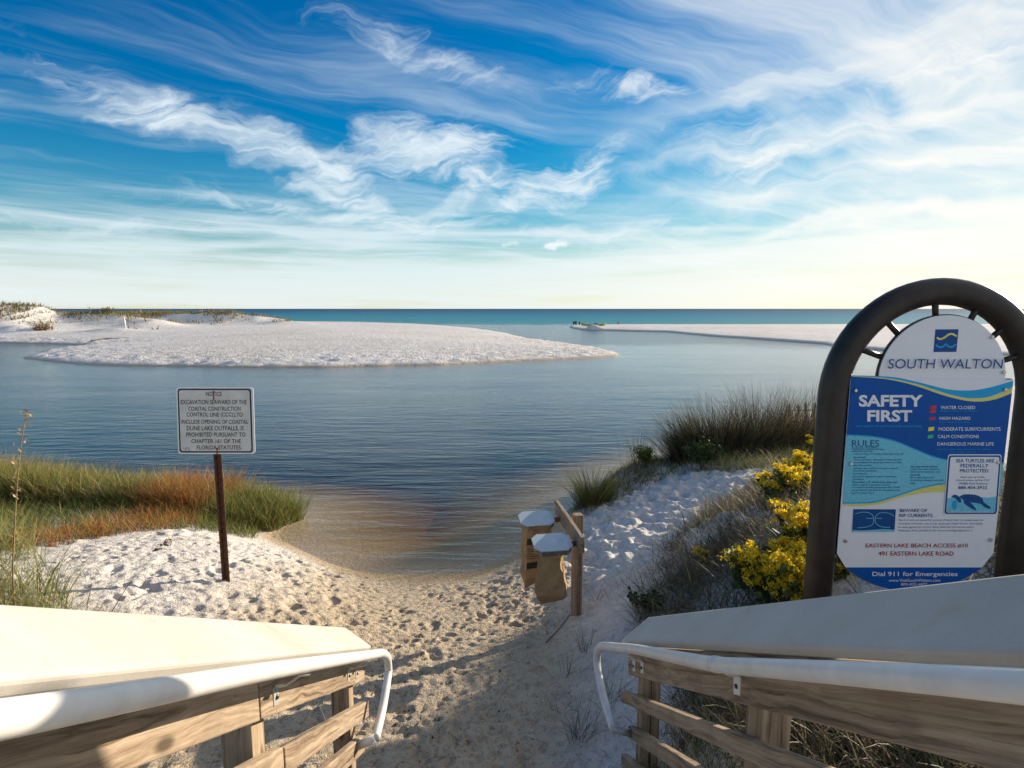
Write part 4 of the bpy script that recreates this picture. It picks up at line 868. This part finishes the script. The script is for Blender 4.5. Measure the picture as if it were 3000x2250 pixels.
# sea oat leaves near the left railing
P3 = [(-7, 6.2), (-5.2, 5.9), (-4.4, 5.2), (-3.6, 4.4), (-3.0, 3.7), (-2.2, 3.2), (-2.6, 2.6), (-5, 3), (-7, 4)]
R3 = in_poly(7500, P3, ground_z, dens=lambda x, y: np.clip(.25+1.3*fbm(x, y, 2.4, 73, 3)+np.clip((-x-3.4)*.5, -.2, .6), 0, 1)); n = len(R3); c3 = pal(n, OAT)
stuff('sea_oat_leaves', blades('sea_oat_leaves', R3, rng.uniform(.2, .7, n), rng.uniform(.004, .009, n), rng.uniform(.05, .5, n), rng.uniform(.6, 2.1, n), c3*.8, 7, np.clip(c3*1.3, 0, 1)), LEAF, 'arching yellow-green dune grass behind the left railing', 'grass')
R3b = in_poly(2200, [(-4.2, 4.6), (-3.1, 4.5), (-1.5, 3.9), (-1.05, 3.2), (-1.0, 2.2), (-2.6, 2.2), (-4, 3)], ground_z, dens=lambda x, y: np.clip(.0+1.6*fbm(x, y, 3.2, 75, 3), 0, 1)); n = len(R3b)
stuff('dry_litter', blades('dry_litter', R3b, rng.uniform(.08, .3, n), rng.uniform(.002, .005, n), rng.uniform(.5, 1.45, n), rng.uniform(.1, .8, n), pal(n, [(.30, .21, .12), (.22, .15, .08), (.20, .20, .07)]), 4), LEAF, 'dry grass litter on the sand by the left railing', 'grass')

def clump(name, x, y, n, h, w, lean, droop, cols, label, catg, group=None, zfun=ground_z, spread=.1, k=6, mat=LEAF, lift=1.25, az=None):
    R = rng.normal(0, spread, (n, 3)); R[:, 2] = [zfun(x+a, y+b)-zfun(x, y)-.01 for a, b in R[:, :2]]
    c = pal(n, cols); root = thing(name, (x, y, zfun(x, y)), label, catg, group)
    azz = np.arctan2(R[:, 1], R[:, 0])+rng.normal(0, .7, n) if az is None else az+rng.normal(0, .5, n)
    link('leaves', blades('leaves', R, h[0]+(h[1]-h[0])*rng.random(n)**1.7, rng.uniform(w[0], w[1], n), rng.uniform(lean[0], lean[1], n), rng.uniform(droop[0], droop[1], n), c*.8, k, np.clip(c*lift, 0, 1), azz), mat, root, Matrix.Translation(root.location))
    return root
RUSH = [(.035, .035, .018), (.05, .042, .02), (.025, .03, .015), (.09, .07, .035), (.20, .16, .09), (.07, .075, .03)]
gr = 'dark rush clumps on the right bank'
for x, y, n, h, lab, sp, azm in [(3.75, 11.3, 1300, (.6, 1.3), 'dark rush clump leaning left over the water', .22, math.pi*.95), (4.3, 11.5, 1700, (.7, 1.55), 'tall upright dark rush clump behind the pale grass', .30, None), (5.3, 12.0, 1700, (.7, 1.7), 'tallest dark rush clump, right of centre on the bank', .34, None), (6.6, 12.4, 1500, (.7, 1.6), 'dark rush clump nearest the arched sign', .36, None), (3.3, 10.9, 260, (.4, .85), 'small splayed rush tuft low at the waterline', .12, math.pi)]:
    clump('rush_clump', x, y, n, h, (.006, .012), (.0, 1.0), (.0, .7), RUSH, lab, 'rushes', gr, spread=sp, k=5, lift=.9, az=azm)
clump('grass_clump', 1.42, 9.5, 1100, (.4, .95), (.005, .009), (.05, .75), (.2, .9), [(.13, .14, .03), (.20, .19, .045), (.08, .08, .02), (.26, .23, .07)], 'rounded green grass clump at the water behind the bag station', 'grass clump', spread=.12)
clump('reed_tuft', 2.55, 11.3, 90, (.5, .95), (.004, .007), (.0, .35), (.0, .3), RUSH, 'sparse dark reed tuft standing behind the small round shrub', 'reeds', spread=.1)
def shrub(name, x, y, r, h, n, cols, label, zfun=ground_z, catg='shrub', size=(.02, .045), group=None):
    z = zfun(x, y); root = thing(name, (x, y, z), label, catg, group); M = Matrix.Translation(root.location)
    ns_ = 16; tips = np.stack([rng.normal(0, r*.55, ns_), rng.normal(0, r*.55, ns_), rng.uniform(.55, .95, ns_)*h], -1)
    me = bpy.data.meshes.new('stems'); bm = bmesh.new()
    tubes = []
    for t in tips:
        a = Vector((0, 0, -.02)); b = Vector(t); m_ = a.lerp(b, .5)+Vector((0, 0, h*.08)); w = .006*max(h, .3)/.4
        V = [a, m_, b]; vs2 = []
        for i, p in enumerate(V):
            for kx, ky in ((-1, 0), (.5, .87), (.5, -.87)): vs2.append(bm.verts.new(p+Vector((kx, ky, 0))*w*(1-i*.4)))
        for i in range(2):
            for q in range(3): bm.faces.new((vs2[i*3+q], vs2[i*3+(q+1) % 3], vs2[i*3+3+(q+1) % 3], vs2[i*3+3+q]))
    link('stems', bm_mesh(bm, 'stems'), DRIFT, root, M)
    i = rng.integers(0, ns_, n); s = rng.uniform(.45, 1.08, n)[:, None]; P = tips[i]*s+rng.normal(0, r*.16, (n, 3)); P[:, 2] = np.maximum(P[:, 2], .01)
    link('crown', bits('crown', P, rng.uniform(size[0], size[1], n), pal(n, cols, .25), .4), LEAF, root, M); return root
shrub('small_shrub', 2.62, 10.9, .20, .42, 1600, [(.14, .17, .02), (.22, .23, .03), (.09, .12, .02)], 'small round yellow-green shrub beside the grass clump')
shrub('small_shrub', 3.55, 10.3, .28, .62, 2600, [(.05, .085, .02), (.08, .12, .03), (.035, .055, .016)], 'dark green bushy shrub in front of the leaning rushes')
# mixed low grass along the right bank and pale grass by the rushes
P4 = [(1.0, 9.2), (1.25, 9.9), (2.0, 11.3), (3.1, 11.9), (4.2, 11.6), (3.3, 10.3), (2.4, 10.0), (1.7, 9.35), (1.25, 8.95)]
R4 = in_poly(4200, P4, ground_z, dens=shoreclump(2.2, 81)); n = len(R4)
stuff('bank_fringe_grass', blades('bank_fringe_grass', R4, rng.uniform(.08, .26, n), rng.uniform(.005, .009, n), rng.uniform(.1, .7, n), rng.uniform(.2, 1.2, n), pal(n, [(.16, .15, .04), (.24, .20, .06), (.10, .10, .03), (.28, .22, .09)]), 5), LEAF, 'low tawny grass fringing the right bank', 'grass')
P5 = [(3.2, 10.2), (4.4, 11.0), (6, 11.6), (8.5, 12.8), (9, 11.5), (7, 10.2), (5, 9.6), (4.0, 9.7)]
R5 = in_poly(6500, P5, ground_z, dens=shoreclump(1.8, 83)); n = len(R5); c5 = pal(n, OAT+[(.42, .36, .18)])
stuff('pale_bank_grass', blades('pale_bank_grass', R5, rng.uniform(.14, .46, n), rng.uniform(.005, .009, n), rng.uniform(.1, .7, n), rng.uniform(.4, 1.6, n), c5*.8, 6, np.clip(c5*1.25, 0, 1)), LEAF, 'pale yellow-green grass in front of the dark rushes', 'grass')
# matted dry dune plants on the right slope
P6 = [(1.05, 4.75), (1.45, 5.6), (2.1, 6.5), (2.75, 7.4), (3.7, 8.5), (5, 9.4), (8, 10), (9, 6), (6, 3), (4, 1.2), (2.2, .8), (1.15, 1.3), (.95, 2.3), (.95, 3.2), (1.0, 4.0)]
R6 = in_poly(70000, P6, ground_z, dens=lambda x, y: np.clip(.25+1.2*fbm(x, y, 2.6, 85, 4)+.4*np.clip((x-1.5)*.6, 0, 1), 0, 1)*np.where(x < 5.2, 1, .25)); n = len(R6); c6 = pal(n, DRY, .25)*.85
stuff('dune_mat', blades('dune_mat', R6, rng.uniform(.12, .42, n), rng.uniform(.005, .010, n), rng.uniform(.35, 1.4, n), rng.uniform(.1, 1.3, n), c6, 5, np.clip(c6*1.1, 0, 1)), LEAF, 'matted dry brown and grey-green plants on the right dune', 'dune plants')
R6b = in_poly(6000, P6, ground_z, dens=lambda x, y: np.clip(.1+1.2*fbm(x, y, 1.9, 87, 4), 0, 1)); n = len(R6b); c6 = pal(n, [(.07, .10, .04), (.10, .13, .06), (.16, .18, .08), (.05, .07, .035)], .25)
stuff('green_dune_grass', blades('green_dune_grass', R6b, rng.uniform(.2, .55, n), rng.uniform(.004, .007, n), rng.uniform(.1, .8, n), rng.uniform(.3, 1.5, n), c6, 6, np.clip(c6*1.4, 0, 1)), LEAF, 'longer green grass blades rising out of the right dune mat', 'grass')
def on_ground(u, v, lift=0.0):
    d = ray(u, v); t = 1.5
    while t < 40:
        p = d*t+Vector((0, 0, CAMZ))
        if p.z < ground_z(p.x, p.y)+lift: break
        t += .02
    p.z = ground_z(p.x, p.y); return p
# goldenrod
YEL = [(.80, .56, .012), (.86, .66, .02), (.68, .45, .01), (.82, .66, .05)]
def goldenrod(x, y, stems, hgt, label, spread=.14):
    z = ground_z(x, y); root = thing('goldenrod', (x, y, z), label, 'goldenrod', 'goldenrods in flower on the right dune'); M = Matrix.Translation(root.location)
    FP, LP = [], []; bm = bmesh.new()
    for _ in range(stems):
        b = Vector((rng.normal(0, spread*.5), rng.normal(0, spread*.5), -.02)); h = hgt*rng.uniform(.7, 1.05); l = Vector((rng.normal(0, .22), rng.normal(0, .22), 1)).normalized()
        pts_ = [b, b+l*h*.5, b+l*h+Vector((rng.normal(0, .03), rng.normal(0, .03), 0))]; vs2 = []
        for i, p in enumerate(pts_):
            for kx, ky in ((-1, 0), (.5, .87), (.5, -.87)): vs2.append(bm.verts.new(p+Vector((kx, ky, 0))*.0035*(1-i*.35)))
        for i in range(2):
            for q in range(3): bm.faces.new((vs2[i*3+q], vs2[i*3+(q+1) % 3], vs2[i*3+3+(q+1) % 3], vs2[i*3+3+q]))
        for j in range(48): t = rng.uniform(.12, .9); q = b.lerp(pts_[2], t); LP.append(q+Vector((rng.normal(0, .03), rng.normal(0, .03), rng.normal(0, .01))))
        for br in range(12):
            t = rng.uniform(.62, 1.02); a0 = b.lerp(pts_[2], t); a = rng.uniform(0, 6.28); ln = .11*(1.25-t)+.04
            for j in range(34):
                s = rng.random(); FP.append(a0+Vector((math.cos(a)*ln*s, math.sin(a)*ln*s, .03*s-.03*s*s+rng.normal(0, .007)))+Vector(rng.normal(0, .008, 3)))
    link('stems', bm_mesh(bm, 'stems'), DRIFT, root, M)
    LP = np.array(LP); FP = np.array(FP)
    link('leaves', bits('leaves', LP, rng.uniform(.04, .075, len(LP)), pal(len(LP), [(.06, .10, .03), (.09, .13, .04), (.04, .07, .025)]), .3), LEAF, root, M)
    link('flower_plumes', bits('flower_plumes', FP, rng.uniform(.012, .024, len(FP)), pal(len(FP), YEL, .2)), FLOWER, root, M); return root
for u, v, st_, h, lab in [(2350, 1345, 26, .50, 'goldenrod with the broadest bloom, beside the arched sign'), (2312, 1395, 12, .38, 'goldenrod leaning left below the broadest bloom'), (2372, 1515, 15, .42, 'goldenrod halfway up against the sign post'), (2350, 1640, 18, .42, 'goldenrod low against the sign post'), (2268, 1645, 11, .34, 'goldenrod in front, left of the sign post'), (2330, 1710, 12, .32, 'lowest goldenrod just above the right cap'), (2085, 1622, 2, .15, 'small lone goldenrod at the edge of the dune mat'), (2255, 1465, 2, .22, 'sparse goldenrod amid brown stems'), (2388, 1290, 8, .5, 'goldenrod partly hidden by the sign post top')]:
    q = on_ground(u, v, .72*h); goldenrod(q.x, q.y, st_, h, lab, .14+.004*st_)
# grass tufts growing singly in the shaded sand
tg = 'grass tufts in the white sand'
for u, v, zg, n, h, lab in [(1720, 1905, .85, 22, (.2, .42), 'thin dark grass tuft left of the right handrail bend'), (1650, 1980, .85, 16, (.15, .35), 'thin grass tuft on the shaded sand near the path'), (1745, 1760, .62, 14, (.12, .3), 'short pale tuft right of the bag station post'), (1800, 1740, .68, 14, (.15, .34), 'upright pale tuft in the sunlit sand'), (1845, 1700, .75, 12, (.2, .38), 'single slim tuft with upright blades uphill of the bag post'), (1935, 1660, .85, 18, (.2, .45), 'feathery tuft at the lower edge of the dune mat'), (1980, 1640, .9, 16, (.2, .42), 'feathery tuft just left of the lone goldenrod'), (1700, 2160, .85, 60, (.15, .32), 'dense brown grass tuft at the foot of the right railing'), (1640, 2080, .85, 10, (.12, .3), 'few fine blades beside the path in shade'), (1790, 2050, 1.0, 40, (.15, .4), 'arching tuft beneath the right handrail loop')]:
    p = on_ground(u, v); clump('grass_tuft', p.x, p.y, n, h, (.0022, .004), (.1, .8), (.2, 1.4), [(.05, .065, .035), (.08, .09, .045), (.16, .14, .07), (.10, .08, .05)], lab, 'grass tuft', tg, spread=.035, k=6)
p = on_ground(1780, 1530)
clump('grass_tuft', p.x, p.y, 26, (.12, .3), (.004, .006), (.1, .8), (.2, 1.2), OAT, 'small yellow-green tuft below the rounded grass clump', 'grass tuft', tg, spread=.04)
# under the railings
R7 = in_poly(1500, [(.72, 1.2), (1.0, 1.2), (1.25, 2.6), (.9, 3.0), (.66, 2.6)], ground_z); n = len(R7); c7 = pal(n, [(.06, .075, .03), (.13, .14, .06), (.10, .08, .05), (.30, .28, .14)], .25)
stuff('railing_grass', blades('railing_grass', R7, rng.uniform(.12, .42, n), rng.uniform(.002, .0045, n), rng.uniform(.1, 1.0, n), rng.uniform(.3, 1.6, n), c7, 7, np.clip(c7*1.3, 0, 1)), LEAF, 'tangled grass under the right railing boards', 'grass')
for x, y, n, lab in [(-1.15, 2.35, 40, 'green tuft seen between the left rail boards'), (-1.0, 3.05, 26, 'small yellow tuft by the foot of the left railing'), (-1.6, 1.75, 40, 'green tuft low behind the near left post')]:
    clump('grass_tuft', x, y, n, (.15, .42), (.003, .006), (.1, .7), (.2, 1.2), OAT, lab, 'grass tuft', 'tufts by the left railing', spread=.05)
# fleshy plant at the tip of the right cap
p = on_ground(1895, 1795); shrub('fleshy_plant', p.x, p.y, .11, .17, 800, [(.03, .06, .02), (.05, .09, .03), (.02, .04, .016)], 'dark green fleshy-leaved plant behind the right cap end', catg='plant', size=(.025, .05))
# tall sea oat stalk and dead stems on the left
def stalk(name, pts_, r, label, catg, seeds=0, seedcol=None):
    root = thing(name, pts_[0], label, catg); tube('stem', smooth_path(pts_, 6), [r*(1-.7*i/(6*(len(pts_)-1))) for i in range(6*(len(pts_)-1)+1)], DRIFT if seeds < 0 else simple(name+'_straw', (.26, .17, .08), .8, var=.25), root, 6)
    if seeds > 0:
        sp = smooth_path(pts_, 10); P = []
        for _ in range(seeds): t = rng.uniform(.45, .98); q = sp[int(t*(len(sp)-1))]; P.append(np.array(q-Vector(pts_[0]))+rng.normal(0, .022, 3))
        link('seed_heads', bits('seed_heads', np.array(P), rng.uniform(.02, .035, seeds), pal(seeds, [(.50, .40, .22), (.38, .26, .12)])), LEAF, root, Matrix.Translation(root.location))['kind'] = 'stuff'
    return root
b = Vector((-3.78, 4.25, ground_z(-3.78, 4.25))); q = [at_y(u, v, 4.25) for u, v in ((38, 1700), (42, 1560), (52, 1400), (68, 1260), (82, 1200))]
stalk('sea_oat_stalk', [Vector((q[0].x-.01, 4.25, b.z-.05))]+q, .007, 'tall dry sea oat stalk with seed heads at far left', 'sea oat', 46)
for u0, v0, u1, v1, lab in [(310, 1790, 385, 1700, 'bent dead stem leaning right above the left cap'), (250, 1770, 270, 1700, 'short brown dead stem behind the left cap')]:
    a = at_z(u0, v0, 1.0); c_ = at_y(u1, v1, a.y+.02); a.z = ground_z(a.x, a.y)-.03; stalk('dead_stem', [a, a.lerp(c_, .5)+Vector((.01, 0, .02)), c_], .005, lab, 'dead stem', -1)
clump('plume_grass', -6.15, 9.0, 120, (.5, .85), (.004, .007), (.1, .5), (.6, 1.6), [(.42, .30, .15), (.50, .38, .22), (.36, .25, .12)], 'tan feathery plume grass standing above the left bank', 'grass clump', spread=.08, az=0.0)
clump('reed_tuft', -8.6, 9.6, 26, (.6, 1.0), (.004, .007), (.0, .3), (.0, .5), DRY, 'dark thin reeds at the far left water edge', 'reeds', spread=.1)
clump('reed_tuft', -6.6, 9.5, 14, (.6, .95), (.004, .007), (.0, .25), (.0, .5), DRY, 'few bare stems beside the plume grass', 'reeds', spread=.05)
# crumbs of bark, leaf and root trodden into the path
RL_ = in_poly(3600, [(-4.4, 6.6), (-3.2, 7.5), (-2.0, 6.9), (-.3, 6.95), (.5, 7.6), (1.2, 7.4), (.9, 5.8), (.2, 4.6), (-.1, 3.4), (-1.0, 3.2), (-1.6, 3.6), (-3.0, 4.4)], ground_z, .002, lambda x, y: np.clip(.2+1.3*fbm(x, y, 2.8, 95, 3)+.5*np.exp(-((x+.7)/1.3)**2), 0, 1)); n = len(RL_)
stuff('trodden_litter', bits('trodden_litter', RL_, rng.uniform(.008, .028, n), pal(n, [(.10, .075, .05), (.16, .12, .075), (.05, .04, .03), (.24, .18, .11)], .3), 0), LEAF, 'dark crumbs of leaf and bark trodden into the path', 'litter')
# sprig of dead leaves and a thin stick on the sand
a = at_z(405, 1670, .72); b2 = at_z(500, 1600, .62); root = thing('fallen_sprig', a, 'fallen brown leafy sprig lying on the left sand', 'sprig')
tube('stem', [a+Vector((0, 0, .0)), a.lerp(b2, .5)+Vector((0, 0, .03)), b2+Vector((0, 0, .03))], .006, DRIFT, root, 6)
P = np.array([np.array(a.lerp(b2, t)-a)+rng.normal(0, .035, 3)+np.array((0, 0, .03)) for t in rng.uniform(.35, 1.05, 150)]); link('leaves', bits('leaves', P, rng.uniform(.03, .06, 150), pal(150, [(.10, .07, .03), (.16, .11, .05), (.07, .05, .02)])), LEAF, root, Matrix.Translation(a))
a = at_z(1668, 1815, .53); b2 = at_z(1600, 1882, .62); b2.z = ground_z(b2.x, b2.y)+.005; a.z = ground_z(a.x, a.y)+.012
tag(tube('stick', smooth_path([a, a.lerp(b2, .5)+Vector((.02, 0, .01)), b2], 6), .006, DRIFT, None, 6), 'thin dark stick on the sand at the foot of the bag post', 'stick')
# old sand fence behind the rushes
fx, fy = 8.3, 15.0; fr_ = thing('sand_fence', (fx, fy, ground_z(fx, fy)), 'short run of dark sand fence pickets beside the sign post', 'fence')
for k in range(9):
    x = fx-.9+.24*k; y = fy+.03*k; g = ground_z(x, y); hgt = .72+rng.normal(0, .06); box('picket', (x, y, g-.1), (x+rng.normal(0, .02), y, g+hgt), Vector((0, 1, 0)), .045, .02, DRIFT, fr_, 0)
box('wire', (fx-1.0, fy, ground_z(fx, fy)+.5), (fx+1.15, fy+.26, ground_z(fx, fy)+.52), Vector((0, 0, 1)), .02, .02, DRIFT, fr_, 0)

# ------------------------------------------------------------------ far spit
def dune_dens(x, y):
    z = np.array([spit_z(a, b) for a, b in zip(x, y)]); return np.clip((z-1.25)*.6+1.1*fbm(x, y, .5, 91, 3)-.2, 0, 1)
R8 = in_poly(26000, [(-120, 66), (-64, 63), (-52, 66), (-42, 76), (-33, 96), (-40, 106), (-70, 105), (-120, 100)], spit_z, .03, dune_dens); n = len(R8)
c8 = np.where((rng.random(n) < .55)[:, None], pal(n, [(.17, .16, .05), (.13, .14, .04), (.22, .19, .07)]), pal(n, [(.28, .21, .10), (.24, .18, .08)]))
stuff('dune_grass', blades('dune_grass', R8, rng.uniform(.3, .9, n), rng.uniform(.07, .16, n), rng.uniform(.1, .7, n), rng.uniform(.1, 1.0, n), c8, 4), LEAF, 'green and tan grass covering the far left dunes', 'grass')
R9 = in_poly(260, [(-100, 72), (-64, 68), (-45, 78), (-45, 96), (-70, 95)], spit_z, .03, lambda x, y: np.array([1.0 if spit_z(a, b) > 1.6 else 0.0 for a, b in zip(x, y)])); n = len(R9)
stuff('far_sea_oats', blades('far_sea_oats', R9, rng.uniform(1.2, 2.0, n), rng.uniform(.015, .03, n), rng.uniform(.0, .2, n), rng.uniform(.1, .8, n), pal(n, [(.38, .30, .16), (.32, .24, .12)]), 5), LEAF, 'thin sea oat stalks above the far dunes', 'sea oats')
fs_ = 'low shrubs on the far spit'
for u, v, zg, r, h, cols, lab in [(312, 950, 1.3, 1.1, .7, [(.13, .10, .06), (.17, .13, .07)], 'dark brown low shrub left of the white pole'), (485, 922, 1.2, 1.0, .6, [(.10, .07, .05)], 'dark round shrub on the low dune crest'), (410, 934, 1.2, 1.3, .6, [(.20, .19, .06), (.26, .21, .09)], 'yellow-green shrub right of the white pole'), (560, 935, 1.1, 2.2, .9, [(.13, .11, .06), (.10, .10, .05)], 'broad grey-brown shrub at the end of the dunes'), (625, 946, 1.0, .5, .3, [(.22, .19, .06)], 'tiny shrub last on the right of the dunes'), (120, 962, 1.2, 1.0, .4, [(.22, .15, .09)], 'low tan shrub on the left beach slope'), (790, 944, .9, .7, .5, [(.20, .17, .08)], 'lone small tuft near the walking person')]:
    p = at_z(u, v, zg); shrub('dune_shrub', p.x, p.y, r, h, 500, cols, lab, spit_z, 'shrub', (.10, .25), fs_)
p = at_z(368, 961, 1.15); z = spit_z(p.x, p.y); bm = bmesh.new()
tag(tube('marker_pole', [Vector((p.x, p.y, z-.2)), Vector((p.x-.05, p.y, z+.9)), Vector((p.x-.16, p.y, z+1.55))], [.085, .085, .08], PIPE, None, 12), 'slim white marker pole leaning on the far beach', 'pole')
a = at_z(265, 978, 1.0); b2 = at_z(375, 974, 1.0)
pts_ = [a, a.lerp(b2, .3)+Vector((0, .3, .05)), a.lerp(b2, .65)-Vector((0, .3, 0)), b2]
for q in pts_: q.z = spit_z(q.x, q.y)+.05
tag(tube('driftwood', smooth_path(pts_, 5), [.10*(1-.05*i) for i in range(16)], DRIFT, None, 7), 'long dark driftwood branch on the sand below the white pole', 'driftwood')

# ------------------------------------------------------------------ people
def person(x, y, z, h, top, bottom, label, facing=0.0, stride=.12, arms=.06):
    s = h/1.75; J = {}; V = []; E_ = []; Rr = []
    def add(p, r, par=None):
        V.append(Vector(p)*s); Rr.append(r*s)
        if par is not None: E_.append((par, len(V)-1))
        return len(V)-1
    pel = add((0, 0, .95), .145); sp = add((0, 0, 1.18), .135, pel); ch = add((0, 0, 1.38), .165, sp); nk = add((0, 0, 1.50), .06, ch); hd = add((0, .015, 1.60), .095, nk); add((0, .01, 1.70), .08, hd)
    for sd in (-1, 1):
        sh = add((sd*.19, 0, 1.42), .065, ch); el = add((sd*.25, -.02+sd*arms, 1.14), .048, sh); wr = add((sd*.24, .06+sd*arms, .90), .036, el); add((sd*.235, .08+sd*arms, .80), .04, wr)
        hp = add((sd*.10, 0, .88), .10, pel); kn = add((sd*.11, sd*stride+.03, .48), .068, hp); an = add((sd*.11, sd*stride*1.6-.02, .08), .046, kn); add((sd*.11, sd*stride*1.6+.13, .03), .04, an)
    me = bpy.data.meshes.new('body'); me.from_pydata(V, E_, []); o = bpy.data.objects.new('body', me); C.objects.link(o)
    md = o.modifiers.new('s', 'SKIN'); md.use_smooth_shade = True
    for i, r in enumerate(Rr): me.skin_vertices[0].data[i].radius = (r, r)
    me.skin_vertices[0].data[0].use_root = True
    o.modifiers.new('d', 'SUBSURF').levels = 1
    dg = bpy.context.evaluated_depsgraph_get(); m2 = bpy.data.meshes.new_from_object(o.evaluated_get(dg)); bpy.data.objects.remove(o)
    mats = [simple('skin_tone', (.30, .19, .13), .6), simple('shirt', top, .8), simple('trousers', bottom, .8), simple('hair', (.03, .022, .016), .7)]
    m2.materials.clear()
    for m in mats: m2.materials.append(m)
    for p in m2.polygons:
        c = p.center/s; p.material_index = 3 if c.z > 1.63 else 0 if c.z > 1.5 or (abs(c.x) > .2 and c.z < 1.15) else 1 if c.z > .98 else 2 if c.z > .42 else 0
    m2.shade_smooth(); o = bpy.data.objects.new('person', m2); C.objects.link(o); o.location = (x, y, z); o.rotation_euler = (0, 0, facing)
    return tag(o, label, 'person')
p = at_z(777, 938, .9); z = spit_z(p.x, p.y); person(p.x, p.y, z, 1.65, (.05, .05, .06), (.03, .03, .04), 'person in dark clothes walking alone on the far beach', 1.4, .18)
for u, hgt, top, lab, fc in [(1681, 1.42, (.03, .03, .035), 'leftmost of three dark figures at the surf', .3), (1687, 1.5, (.05, .04, .04), 'middle figure of three at the surf', 2.6), (1698, 1.32, (.03, .035, .03), 'rightmost of three figures, slightly apart, at the surf', -1.0), (1811, 1.45, (.16, .05, .035), 'lone figure in reddish clothes on the far sandbar', .8)]:
    d = ray(u, 949); yy = 127.0   # wading in the first metres of the surf
    person(d.x/d.y*yy, yy, -.52, hgt, top, (.03, .025, .025), lab, fc, .06)
# beached kayak on the sandbar tip
def kayak():
    q = at_z(1740, 956, .55); q = Vector((ray(1738, 956).x/ray(1738, 956).y*103, 103, 0)); z = bar_z(q.x, q.y)
    root = thing('kayak', (q.x, q.y, z), 'yellow kayak beached on the tip of the sandbar', 'kayak'); L2 = 2.1; rows = []; M = Matrix.Translation((q.x, q.y, z+.02)) @ Matrix.Rotation(rad(-6), 4, 'Z')
    for i in range(17):
        t = -1+2*i/16; w = .38*(1-t*t)**.6+.01; hgt = .33+.22*abs(t)**3
        rows.append([Vector((t*L2, w*a, b*hgt+.09*abs(t)**3)) for a, b in ((-1, .85), (-.85, .35), (-.4, .03), (.4, .03), (.85, .35), (1, .85), (.45, 1.0), (-.45, 1.0))])
    vs_ = [p for r in rows for p in r]; fs = [(i*8+k, i*8+(k+1) % 8, (i+1)*8+(k+1) % 8, (i+1)*8+k) for i in range(16) for k in range(8)]+[tuple(range(7, -1, -1)), tuple(range(128, 136))]
    link('hull', mesh('hull', vs_, fs, True), simple('yellow_hull', (.42, .33, .03), .4), root, M)
    bm = bmesh.new(); bmesh.ops.create_uvsphere(bm, u_segments=12, v_segments=8, radius=1); bmesh.ops.scale(bm, vec=(.45, .24, .16), verts=bm.verts); bmesh.ops.translate(bm, vec=(.45, 0, .36), verts=bm.verts)
    link('seat', bm_mesh(bm, 'seat', True), simple('dark_seat', (.05, .05, .02), .7), root, M)
kayak()
